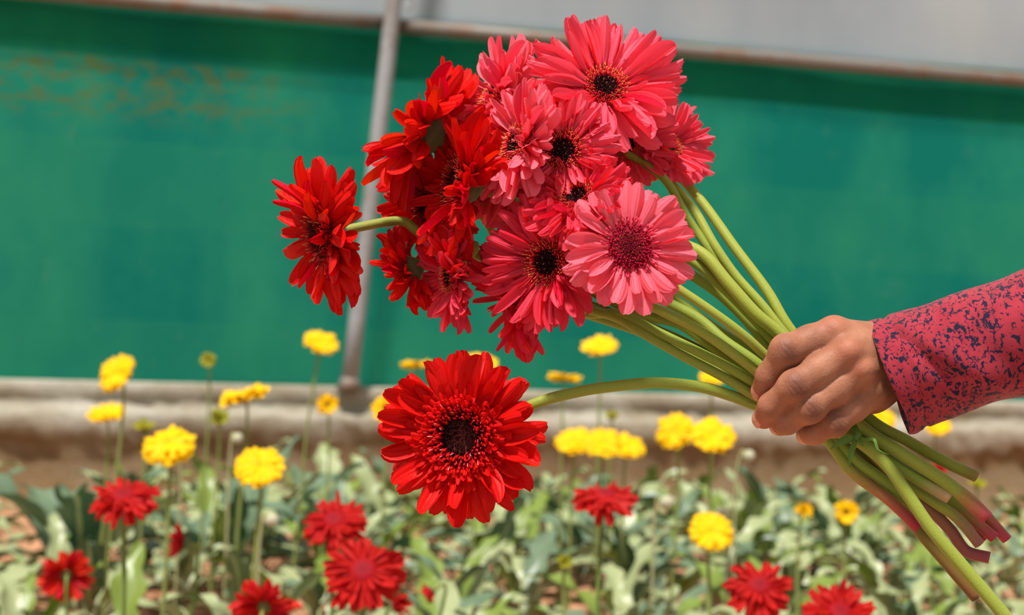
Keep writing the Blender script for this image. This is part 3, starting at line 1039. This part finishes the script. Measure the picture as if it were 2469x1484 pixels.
    for (a, b, cc) in ((2046, 849, .864), (2078, 890, .865), (2006, 785, .878)):
        red = np.maximum(red, 0.7 * np.exp(-(np.linalg.norm(V - camspace(a, b, cc), axis=1) / 0.008) ** 2))
    e1 = V[Q[:, 1]] - V[Q[:, 0]]; e2 = V[Q[:, 3]] - V[Q[:, 0]]
    fn = np.cross(e1, e2)
    vn = np.zeros_like(V)
    for i in range(4): np.add.at(vn, Q[:, i], fn)
    vn /= np.linalg.norm(vn, axis=1)[:, None] + 1e-12
    V = V + vn * disp[:, None]
    return V, Q, pig, red, pts


def skin_mat():
    M = N('skin', 0.56, 0.26)
    at = M.n('ShaderNodeAttribute', attribute_name='Col')
    sp = M.n('ShaderNodeSeparateColor'); M.l(at.outputs[0], sp.inputs[0])
    co = M.coord('Object')
    a = M.noise(co, 60, 4, 0.6)
    b = M.noise(co, 420, 3, 0.6)
    c = M.ramp(a, [(0.3, lin(140, 90, 68)), (0.55, lin(160, 106, 80)), (0.75, lin(174, 120, 94))])
    c = M.mix(M.math('MULTIPLY', sp.outputs[0], 0.80), c, lin(92, 48, 34))
    c = M.mix(M.math('MULTIPLY', sp.outputs[1], 0.45), c, lin(190, 98, 76))
    M.color(c)
    M.b.inputs['Subsurface Weight'].default_value = 0.12
    M.b.inputs['Subsurface Radius'].default_value = (1.0, 0.35, 0.2)
    M.b.inputs['Subsurface Scale'].default_value = 0.004
    v = M.n('ShaderNodeTexVoronoi'); v.inputs['Scale'].default_value = 700
    M.l(co, v.inputs['Vector'])
    hsum = M.math('ADD', M.math('MULTIPLY', b, 0.7), M.math('MULTIPLY', v.outputs['Distance'], 0.5))
    M.bump(hsum, 0.35, 0.0006)
    return M.m


HV, HQ, pig, red, hp = build_hand()
pbase_ = W(2130, 870, .90)
CW = np.array(Matrix((RT, UP, -F)).transposed())
HVw = HV @ CW.T + np.array(CP) - np.array(pbase_)
person = empty('person', pbase_, 'brown hand in a speckled red sleeve gripping the bouquet stems in its fist', 'person')
hand = mk('hand', mesh('hand', HVw, [tuple(int(i) for i in q) for q in HQ], True, None, np.stack([pig, red, red * 0], 1)), person, skin_mat())


def nails():
    M = N('fingernail', 0.3, 0.45); M.color(lin(206, 140, 116))
    for k, side in (('index', (-0.78, 0.12, 0.50)), ('middle', (-0.86, 0.0, 0.34)), ('ring', (-0.80, -0.2, 0.40)), ('pinky', (-0.7, -0.45, 0.45))):
        P = hp[k]
        tip, r = P[3]
        d = P[3][0] - P[2][0]; d /= np.linalg.norm(d)
        nn = np.array(side); nn = nn - d * (nn @ d); nn /= np.linalg.norm(nn)
        sd = np.cross(d, nn)
        V = []
        for i in range(9):
            t = i / 8
            wd = 0.95 * (1 - 0.25 * (2 * t - 1) ** 4) * (1 if t > 0.1 else 0.8)
            for j in range(7):
                u = (j / 6 * 2 - 1) * wd
                ang = u * 0.95
                p = tip + d * (-0.0055 + 0.0118 * t) + (nn * math.cos(ang) + sd * math.sin(ang)) * (r * (1.015 + 0.02 * (1 - u * u)) - 0.0016 * max(t - 0.55, 0) ** 2 * 6)
                V.append(p)
        V = np.array(V) @ CW.T + np.array(CP) - np.array(pbase_)
        o = mk('fingernail', mesh('fingernail', V, gridfaces(9, 7)), hand, M.m)
        s = o.modifiers.new('thick', 'SOLIDIFY'); s.thickness = 0.0006


nails()


def sleeve():
    M = N('printed_cotton', 0.85, 0.12)
    uv = M.n('ShaderNodeUVMap', uv_map='uv')        # metres along the sleeve and around it
    base = M.ramp(M.noise(uv.outputs[0], 60, 3), [(0.3, lin(142, 36, 50)), (0.7, lin(164, 48, 62))])
    mp = M.n('ShaderNodeMapping'); mp.inputs['Rotation'].default_value = (0, 0, 0.75); mp.inputs['Scale'].default_value = (1.0, 0.42, 1)
    M.l(uv.outputs[0], mp.inputs[0])
    a = M.noise(uv.outputs[0], 250, 2.5, 0.6, 0.6)
    b = M.noise(mp.outputs[0], 380, 3.0, 0.65, 0.8)
    c3 = M.noise(uv.outputs[0], 430, 2.0, 0.6)
    big = M.noise(uv.outputs[0], 34, 2.0)
    shift = M.math('MULTIPLY_ADD', big, 0.16, -0.08)
    m1 = M.ramp(M.math('ADD', a, shift), [(0.560, black(0)), (0.580, black(1))])
    m2 = M.ramp(M.math('ADD', b, shift), [(0.585, black(0)), (0.605, black(1))])
    m3 = M.ramp(M.math('ADD', c3, shift), [(0.66, black(0)), (0.68, black(1))])
    mk_ = M.math('MAXIMUM', M.math('MAXIMUM', m1, m2), m3)
    c = M.mix(mk_, base, lin(28, 24, 48))
    M.color(c)
    wv = M.n('ShaderNodeTexWave', wave_type='BANDS', bands_direction='X'); wv.inputs['Scale'].default_value = 330
    mp2 = M.n('ShaderNodeMapping'); mp2.inputs['Rotation'].default_value = (0, 0, 0.5); M.l(uv.outputs[0], mp2.inputs[0]); M.l(mp2.outputs[0], wv.inputs[0])
    M.bump(wv.outputs['Fac'], 0.22, 0.0004)
    M.b.inputs['Sheen Weight'].default_value = 0.2
    # centre line: cuff -> forearm -> elbow -> upper arm, leaving the picture
    cl = catmull([tuple(W(2131, 905, .897)), tuple(W(2300, 855, .885)), tuple(W(2469, 806, .873)), tuple(W(2800, 715, .846)), tuple(W(3150, 610, .815)), tuple(W(3500, 420, .80)), tuple(W(3700, 100, .82))], 26)
    seg = np.r_[0, np.cumsum(np.linalg.norm(np.diff(cl, axis=0), axis=1))]
    nT = 96
    V, UVs = [], []
    rng = np.random.RandomState(4)
    for i in range(len(cl)):
        tg = Vector(cl[min(i + 1, len(cl) - 1)] - cl[max(i - 1, 0)]).normalized()
        up = (UP - tg * UP.dot(tg)).normalized()
        if i > len(cl) * 0.7:
            up = (up * 0.5 + RT * -0.5).normalized(); up = (up - tg * up.dot(tg)).normalized()
        fr = up.cross(tg).normalized()          # towards the camera
        if fr.dot(-F) < 0: fr = -fr
        s = seg[i]
        ra = 0.0345 + 0.036 * min(s, 0.24)
        rb = 0.0385 + 0.025 * min(s, 0.24) * 0.55
        for k in range(nT):
            th = 2 * math.pi * k / nT            # 0 = top, pi/2 = front
            ct, sn = math.cos(th), math.sin(th)
            a = ra; b = rb
            # hem fold, diagonal drag folds from cuff, soft wrinkles
            fold = 0.0
            hem = 0.0125 + 0.004 * sn
            fold += -0.0016 * math.exp(-((s - hem) / 0.0016) ** 2)
            fold += 0.0009 * math.exp(-((s - 0.004) / 0.004) ** 2)
            q = s - 0.018 - 0.020 * (th - 1.0)
            fold += -0.0030 * math.exp(-(q / 0.0050) ** 2) * math.exp(-((th - 1.45) / 0.65) ** 2)
            q = s - 0.032 - 0.026 * (th - 1.2)
            fold += 0.0028 * math.exp(-(q / 0.0090) ** 2) * math.exp(-((th - 1.5) / 0.8) ** 2)
            q = s - 0.060 - 0.030 * (th - 1.5)
            fold += -0.0024 * math.exp(-(q / 0.0110) ** 2) * math.exp(-((th - 1.75) / 0.7) ** 2)
            q = s - 0.088 - 0.030 * (th - 1.3)
            fold += 0.0020 * math.exp(-(q / 0.012) ** 2) * math.exp(-((th - 1.5) / 0.9) ** 2)
            fold += 0.0007 * math.sin(s * 130 + 3 * th) * min(s / 0.03, 1) + 0.0008 * math.sin(s * 61 - 2 * th + 1) * min(s / 0.03, 1)
            fold += 0.0030 * math.sin(s * 40 + th) * min(max((s - 0.16) / 0.1, 0), 1)
            # drooping corner of the cuff at the underside
            droop = 0.0055 * math.exp(-((th - 3.0) / 0.33) ** 2) * math.exp(-(s / 0.03) ** 2)
            r = Vector(cl[i]) + up * (a + fold + droop) * ct + fr * (b + fold + droop) * sn
            # cut of the cuff edge: slanted and slightly wavy
            r = r - tg * (0.003 * ct - 0.0045 * max(sn, 0) - 0.001 * math.sin(3 * th)) * math.exp(-s / 0.02)
            V.append(r - pbase_)
            UVs.append((s, th * 0.037))
    n = len(cl)
    faces = gridfaces(n, nT, True)
    # inner lining going back inside the cuff
    rings = []
    for lay, (ins, back) in enumerate(((0.0012, 0.0), (0.0022, 0.010), (0.0026, 0.030))):
        base_i = len(V)
        ring = min(range(n), key=lambda i: abs(seg[i] - back))
        cc = Vector(cl[ring]) - pbase_
        for k in range(nT):
            p = V[ring * nT + k]
            V.append(p + (cc - p).normalized() * ins)
            UVs.append((-back, 2 * math.pi * k / nT * 0.037))
        rings.append(base_i)
    prev = 0
    for bse in rings:
        for k in range(nT):
            k2 = (k + 1) % nT
            faces.append((prev + k2, prev + k, bse + k, bse + k2))
        prev = bse
    c0 = len(V)
    V.append(Vector(cl[-1]) - pbase_); UVs.append((1, 0))
    for k in range(nT): faces.append(((n - 1) * nT + k, (n - 1) * nT + (k + 1) % nT, c0))
    me = mesh('sleeve', V, faces, True, UVs)
    o = mk('sleeve', me, person, M.m)
    o['label'] = 'crimson cotton sleeve printed with dark navy splashes'
    T = N('thread', 0.8, 0.1); T.color(lin(50, 20, 26))
    p0 = W(2214, 1020, .892)
    mk('loose_thread', tube(catmull([tuple(p0), tuple(W(2213, 1026, .891)), tuple(W(2208, 1032, .890)), tuple(W(2210, 1038, .890))], 4), 0.00022, 5, None, 'loose_thread', off=pbase_), o, T.m)


sleeve()


# ================================================================== the flower bed
def garden_flower(name, px, py, wpx, n, sty, mat, label, cat='flower', group=None, size=0.095, depth=None, lean=(0, 0), cup=0.0, neck=None, stemcol=(122, 132, 66), rs=0.0034, seed=0):
    d = depth if depth else FPX * size / wpx
    rng = random.Random(seed + int(px))
    c = W(px, py, d)
    nw = dirw(*n)
    gx, gy = c.x + lean[0], c.y + lean[1]
    b = Vector((gx, gy, -0.004))
    th = empty(name, b, label, cat, group)
    Rr = wpx * 0.5 * d / FPX
    js = bloom(th, b, c, nw, Rr, sty, mat, rng, cup)
    pts = [tuple(js + nw * 0.004), tuple(js - nw * 0.014)]
    if neck:
        pts.append(tuple(W(neck[0], neck[1], d + 0.01)))
    else:
        pts.append(tuple(js - nw * 0.022 + Vector((0, 0, -0.02))))
    top = Vector(pts[-1])
    for f in (0.3, 0.65):
        pts.append(tuple(top.lerp(b, f) + Vector((rng.uniform(-.006, .006), 0, 0))))
    pts.append(tuple(b))
    mk('stem', tube(catmull(pts, 4), lambda t, L: rs * (0.85 + 0.3 * t), 8, stem_cols(stemcol, stemcol, stemcol, 0), 'stem', off=b), th, MSTEM)
    return th


GY, GR = 'yellow gerberas growing in the bed', 'red gerberas growing in the bed'
YF = [
 (278, 899, 104, (-0.45, 0.55, 0.70), 'gyel', 'tall yellow gerbera tilted over, above the smaller yellow one against the kerb', {}),
 (257, 1003, 96, (-0.05, 0.93, 0.30), 'gyel', 'small ruffled yellow gerbera just beneath the tall tilted yellow one', {'cup': 18}),
 (405, 1066, 134, (0.0, 0.82, 0.57), 'gyel', 'wide yellow gerbera with drooping petals above the flat topped red bloom', {'cup': -8}),
 (587, 948, 128, (-0.25, 0.96, 0.12), 'gyel', 'flat yellow gerbera seen edge-on crossing the pale top of the kerb', {'depth': 2.9}),
 (626, 1122, 126, (0.02, 0.72, 0.69), 'gyel', 'round yellow gerbera with small orange centre among the leaves beside the kerb', {'depth': 2.25}),
 (776, 822, 90, (0.35, 0.80, 0.48), 'gyel', 'tall yellow gerbera beside the foot of the net post', {'lean': (-0.06, 0)}),
 (790, 976, 56, (0.0, 0.30, 0.95), 'gyeld', 'little yellow gerbera with dark eye in front of the post foot', {'depth': 3.5}),
 (932, 986, 76, (-0.20, 0.15, 0.96), 'gyeld', 'yellow gerbera with dark eye beside the big drooping red bloom', {'depth': 3.3}),
 (1006, 877, 84, (0.0, 0.99, -0.10), 'gyel', 'yellow gerbera seen edge-on against the net, above the big drooping red bloom', {}),
 (1160, 871, 86, (0.1, 0.90, 0.40), 'gyel', 'yellow gerbera peeking over the top petals of the big drooping red bloom', {}),
 (1444, 831, 92, (-0.15, 0.88, 0.42), 'gyel', 'tall yellow gerbera against the net under the pink blooms', {}),
 (1362, 908, 86, (0.12, 0.985, -0.14), 'gyel', 'yellow gerbera tilted edge-on above the curved stem', {}),
 (1718, 908, 66, (0.0, 0.85, 0.45), 'gyel', 'yellow gerbera half hidden by the lowest bouquet stems', {'depth': 4.0}),
 (1383, 1061, 94, (-0.1, 0.80, 0.58), 'gyel', 'yellow gerbera touching two more, beside the big drooping red bloom', {}),
 (1455, 1066, 96, (0.0, 0.72, 0.66), 'gyel', 'ragged yellow gerbera in the middle of three touching ones', {'depth': 3.3}),
 (1512, 1072, 94, (0.12, 0.84, 0.5), 'gyel', 'yellow gerbera at the end of three touching ones, next to the dark gap', {'depth': 3.45}),
 (1625, 1038, 100, (-0.42, 0.50, 0.75), 'gyel', 'oval tilted yellow gerbera leaning towards a wider yellow one', {}),
 (1718, 1046, 116, (0.05, 0.76, 0.62), 'gyel', 'wide round yellow gerbera beside the oval tilted one, under the fist', {}),
 (1715, 1280, 112, (0.08, 0.66, 0.74), 'gyel', 'low yellow gerbera down among the leaves with a pale bud behind', {'depth': 2.45}),
 (2040, 1235, 62, (-0.2, 0.25, 0.95), 'gyeld', 'orange yellow gerbera with dark eye under the cut stem ends', {'depth': 3.1}),
 (2128, 1010, 66, (0.0, 0.6, 0.75), 'gyel', 'yellow gerbera partly behind the wrist beside the cuff corner', {'depth': 4.2}),
 (2260, 1022, 70, (0.0, 0.7, 0.66), 'gyel', 'yellow gerbera just below the sleeve against the kerb', {'depth': 4.2}),
]
for i, (px, py, w, n, sty, lab, kw) in enumerate(YF):
    garden_flower('yellow_gerbera', px, py, w, n, sty, YEL, lab, group=GY, seed=i, **kw)
BUDS = [
 (502, 869, 40, (0.0, 0.25, 0.95), 'gyeld', YGR, 'tiny half open yellow green gerbera high against the net', {'depth': 3.7}),
 (528, 1012, 60, (0.1, 0.5, 0.85), 'halfy', YGR, 'half open yellow green gerbera beneath the edge-on yellow bloom', {'depth': 3.5}),
 (348, 1034, 60, (0.0, 0.95, 0.3), 'halfy', YGR, 'pale half open gerbera bud behind the wide yellow bloom', {'depth': 3.3}),
 (1938, 1234, 52, (0.1, 0.6, 0.79), 'halfy', YEL, 'curled half open yellow gerbera under the fist', {'depth': 2.9}),
 (2358, 1170, 48, (0.0, 0.9, 0.3), 'halfy', YGR, 'yellow green gerbera bud below the tip of the topmost cut stem', {'depth': 3.6}),
 (1362, 1358, 46, (0.05, 0.75, 0.65), 'halfy', YGR, 'cream green opening gerbera bud low among the pale leaves', {'depth': 2.5}),
 (1476, 1006, 44, (0.0, 0.9, 0.4), 'halfy', YGR, 'small green gerbera bud above the three touching yellow blooms', {'depth': 3.9}),
]
for i, (px, py, w, n, sty, mt, lab, kw) in enumerate(BUDS):
    garden_flower('gerbera_bud', px, py, w, n, sty, mt, lab, 'flower bud', 'gerbera buds in the bed', seed=50 + i, **kw)
RF = [
 (297, 1198, 172, (0.05, 0.90, 0.42), 'gred', GRED, 'flat topped red gerbera with hanging petals above bare soil', {'cup': -10}),
 (160, 1388, 132, (-0.30, -0.05, -0.90), 'gred', GRED, 'red gerbera turned away, showing its grey green back', {'depth': 2.6}),
 (440, 1310, 92, (-0.88, 0.22, 0.30), 'half', GRED, 'small half open red gerbera in profile on a bent stalk', {'depth': 2.5, 'neck': (478, 1345)}),
 (805, 1256, 162, (-0.10, 0.78, 0.62), 'gred', GRED, 'tilted red gerbera with one raised petal, above a larger red one', {}),
 (876, 1378, 204, (0.02, 0.66, 0.75), 'gred', GRED, 'largest red gerbera in the bed with dusky pink disc, petals drooping', {'size': 0.11}),
 (638, 1462, 172, (0.05, 0.45, -0.70), 'gred', GRED, 'red gerbera seen from behind with pale round calyx among low leaves', {'depth': 2.0}),
 (1458, 1196, 164, (0.12, 0.95, 0.28), 'gred', GRED, 'red gerbera with ragged hanging petals on a straight green stem', {'cup': -10}),
 (1830, 1414, 172, (0.0, 0.70, 0.70), 'gred', GRED, 'dense red gerbera below the orange yellow one with dark eye', {'cup': -12}),
 (2025, 1478, 182, (0.05, 0.85, 0.52), 'gred', GRED, 'red gerbera with upright spiky petals under the hanging cut stems', {'cup': 14}),
 (958, 1462, 80, (0.55, 0.35, 0.5), 'half', GRED, 'small coral red opening gerbera beneath the largest red bloom', {'depth': 2.2}),
 (1040, 1428, 60, (-0.75, -0.45, 0.4), 'half', GRED, 'nodding red tipped gerbera bud on a pale crooked stalk', {'depth': 2.3, 'neck': (1074, 1412)}),
 (2264, 1136, 46, (0.3, 0.6, 0.7), 'half', GRED, 'bit of red gerbera showing between the cut stem ends', {'depth': 3.4}),
]
for i, (px, py, w, n, sty, mt, lab, kw) in enumerate(RF):
    garden_flower('red_gerbera', px, py, w, n, sty, mt, lab, group=GR, seed=90 + i, stemcol=(96, 120, 52), **kw)

# closed nodding buds: pale woolly knobs on hooked stalks
CB = lathe('bud', [(0.02, -1.0), (0.5, -0.9), (0.9, -0.4), (1.0, 0.1), (0.8, 0.6), (0.4, 0.95), (0.02, 1.05)], 20, [(150, 160, 110), (156, 160, 120), (168, 170, 136), (176, 174, 146), (190, 184, 160), (204, 196, 176), (206, 196, 176)], ridge=8, ridge_amp=0.06, mat=MCALYX)
for px, py, r, d, nk, lab in ((655, 1255, 18, 2.5, (628, 1290), 'pale nodding gerbera bud beside the tilted red bloom'),
                              (1606, 1212, 18, 2.8, (1578, 1252), 'pale nodding gerbera bud on a hooked stalk between red and yellow blooms'),
                              (1742, 1240, 18, 2.9, (1758, 1262), 'pale woolly gerbera bud behind the low yellow bloom'),
                              (1805, 1100, 15, 3.2, (1776, 1140), 'pale nodding gerbera bud under the fist'),
                              (412, 1112, 14, 3.0, (436, 1150), 'drooping pale stalk end beneath the wide yellow bloom'),
                              (572, 1058, 14, 3.2, (556, 1084), 'grey woolly gerbera bud below the edge-on yellow bloom')):
    c = W(px, py, d)
    nkp = W(nk[0], nk[1], d + 0.01)
    b = Vector((nkp.x, nkp.y, -0.004))
    th = empty('nodding_bud', b, lab, 'flower bud', 'closed buds in the bed')
    rr = r * d / FPX
    nd = dirw(0.6 if px > nk[0] else -0.6, -0.35, 0.4)
    mk('bud', CB, th, None, Matrix.Translation(c - b) @ nd.to_track_quat('Z', 'Y').to_matrix().to_4x4() @ Matrix.Diagonal((rr, rr, rr * 0.9, 1)))
    p = [tuple(c - nd * rr * 0.7), tuple(c - nd * rr * 1.2 + Vector((0, 0, 0.004))), tuple(nkp), tuple(nkp.lerp(b, 0.5)), tuple(b)]
    mk('stem', tube(catmull(p, 5), 0.003, 8, stem_cols((160, 156, 116), (120, 130, 70), G2, 0.2), 'stem', off=b), th, MSTEM)


# ------------------------------------------------------------------ leafy plants
def leaf_mesh(name, seed, mat, lobes=6, arch=1.0):
    rng = random.Random(seed)
    nr = 26
    V, UV = [], []
    rise = rng.uniform(0.75, 1.15)
    side = rng.uniform(-0.25, 0.25)
    wmax = rng.uniform(0.08, 0.115)
    pos = np.zeros(3)
    path = []
    for i in range(nr):
        t = i / (nr - 1)
        ang = rise - arch * 1.5 * t ** 1.4
        path.append(pos.copy())
        pos = pos + np.array([math.cos(ang), side * t, math.sin(ang)]) / (nr - 1)
    wob = rng.uniform(0, 6)
    for i, p in enumerate(path):
        t = i / (nr - 1)
        if t < 0.24:
            w = 0.012
        else:
            q = (t - 0.24) / 0.76
            env = math.sin(math.pi * min(q ** 0.75, 1.0)) ** 0.65 if q < 1 else 0.02
            lob = 0.34 + 0.66 * abs(math.sin(q * math.pi * lobes * 0.5 + wob)) ** 0.7
            w = 0.012 + wmax * env * (lob if q < 0.8 else 0.85)
        for u in (-1, -0.5, 0, 0.5, 1):
            z = p[2] + 0.45 * w * abs(u) + 0.024 * math.sin(t * 19 + u * 2 + wob) * abs(u) * (t > 0.24)
            V.append((p[0], p[1] + w * u, z))
            UV.append((u * 0.5 + 0.5, t))
    me = mesh(name, V, gridfaces(nr, 5), True, UV)
    me.materials.append(mat)
    return me


LV = [leaf_mesh('leaf', 20 + i, MLEAF, 5 + i % 4, (0.75, 1.0, 1.25, 1.5)[i % 4]) for i in range(9)]
LVD = [leaf_mesh('leaf', 60 + i, MLEAFD, 5 + i % 3, (0.5, 0.8, 1.1)[i % 3]) for i in range(4)]
LVF = [leaf_mesh('leaf', 80 + i, MLEAFG, 6, (0.4, 0.8)[i % 2]) for i in range(3)]
GP = 'leafy gerbera plants filling the bed'


def plant(x, y, k, rng, label, group, tall=1.0, dark=0.16, fresh=0.15, rosy=None):
    b = Vector((x, y, -0.003))
    th = empty('gerbera_plant', b, label, 'plant', group)
    ph0 = rng.uniform(0, 6.28)
    for i in range(k):
        z = rng.random()
        me = rng.choice(LVD) if z < dark else (rng.choice(LVF) if z < dark + fresh else rng.choice(LV))
        L = rng.uniform(0.18, 0.32) * tall
        ph = ph0 + 2.4 * i + rng.uniform(-0.3, 0.3)
        el = rng.uniform(-0.30, 0.25) + (0.40 if i > k * 0.6 else 0)
        mk('leaf', me, th, None, Matrix.Rotation(ph, 4, 'Z') @ Matrix.Translation((0.012, 0, 0)) @ Matrix.Rotation(-el, 4, 'Y') @ Matrix.Diagonal((L, L * rng.uniform(0.8, 1.15), L, 1)))


SN = ['tall tilted yellow gerbera', 'small ruffled yellow gerbera', 'wide drooping yellow gerbera', 'flat edge-on yellow gerbera', 'round orange centred yellow gerbera', 'yellow gerbera by the post',
      'little dark eyed yellow gerbera', 'dark eyed yellow gerbera by the big red bloom', 'edge-on yellow gerbera over the big red bloom', 'yellow gerbera peeking over the big red bloom', 'tall yellow gerbera under the pinks',
      'edge-on yellow gerbera over the curved stem', 'yellow gerbera behind the bouquet stems', 'first of three touching yellow gerberas', 'ragged middle one of three yellow gerberas', 'last of three touching yellow gerberas',
      'oval tilted yellow gerbera', 'wide yellow gerbera under the fist', 'low yellow gerbera', 'orange yellow dark eyed gerbera', 'yellow gerbera behind the wrist', 'yellow gerbera below the sleeve']
SR_ = ['flat topped red gerbera', 'turned away red gerbera', 'half open red gerbera in profile', 'tilted red gerbera', 'largest red bed gerbera', 'red gerbera seen from behind', 'ragged red gerbera on a straight stem',
       'dense red gerbera', 'spiky red gerbera', 'small coral red gerbera', 'nodding red tipped bud', 'red bloom between the cut stems']
SHORT = {f[5]: n for f, n in zip(YF, SN)}
SHORT.update({f[6]: n for f, n in zip(RF, SR_)})
rng = random.Random(5)
bare = [(130, 1262, 190, 60), (2420, 1240, 90, 70), (60, 1430, 60, 60), (905, 1150, 110, 40)]


keep = [(1715, 2.5), (1938, 2.9), (2040, 3.1), (440, 2.5), (1045, 2.3)]


def project(p):
    v = p - CP
    d = v.dot(F)
    return FW / 2 + v.dot(RT) / d * FPX, FH / 2 - v.dot(UP) / d * FPX, d


spots = []
y = 2.0
npl = 0
while y < 6.0:
    half = y * 0.363 + 0.26
    sp = 0.32 if y < 3.4 else 0.37
    x = -half + rng.uniform(0, sp)
    while x < half:
        X, Yy = x + rng.uniform(-.08, .08), y + rng.uniform(-.08, .08)
        px, py, d = project(Vector((X, Yy, 0.04)))
        skip = rng.random() < 0.10 or any(abs(px - a) < c and abs(py - b) < e for a, b, c, e in bare) or (WO - Vector((X, Yy, 0))).dot(-WN) < 0.45 or any(abs(px - a) < 95 and b - 0.75 < d < b + 0.02 for a, b in keep)
        if not skip and -260 < px < FW + 260:
            spots.append((X, Yy))
            npl += 1
        x += sp
    y += 0.31
NICK = {}
for o in list(COL.objects):
    if o.parent is None and o.type == 'EMPTY' and o.get('group') in (GY, GR):
        near = min(range(len(spots)), key=lambda i: (spots[i][0] - o.location.x) ** 2 + (spots[i][1] - o.location.y) ** 2)
        dd = math.hypot(spots[near][0] - o.location.x, spots[near][1] - o.location.y)
        if dd < 0.24 and (near not in NICK or dd < NICK[near][0]):
            NICK[near] = (dd, SHORT[o['label']])
for i, (X, Yy) in enumerate(spots):
    if i in NICK:
        plant(X, Yy, 12, rng, 'gerbera leaves around the stem of the ' + NICK[i][1], GP, 1.0 if Yy < 3.6 else 1.2)
    else:
        plant(X, Yy, 12, rng, 'grey green gerbera plant with lobed leaves, no open bloom above it', GP, 1.0 if Yy < 3.6 else 1.2)
for px, d, t, lab in ((205, 3.6, 1.55, 'tall dark leaved gerbera plant behind the two small tilted yellow blooms'), (575, 3.9, 1.6, 'tall dark leaved gerbera plant around the edge-on yellow bloom'),
                      (815, 3.8, 1.5, 'bluish dark gerbera plant at the foot of the little dark eyed yellow bloom'), (1420, 4.0, 1.4, 'dark leaved gerbera plant behind the three touching yellow blooms'),
                      (2010, 4.3, 1.3, 'dark leaved gerbera plant under the fist')):
    p = W(px, 1100, d)
    plant(p.x, p.y, 8, rng, lab, 'tall dark leaved gerbera plants by the kerb', t, 0.85, 0.05)
print('plants', npl, 'objects', len(bpy.data.objects))
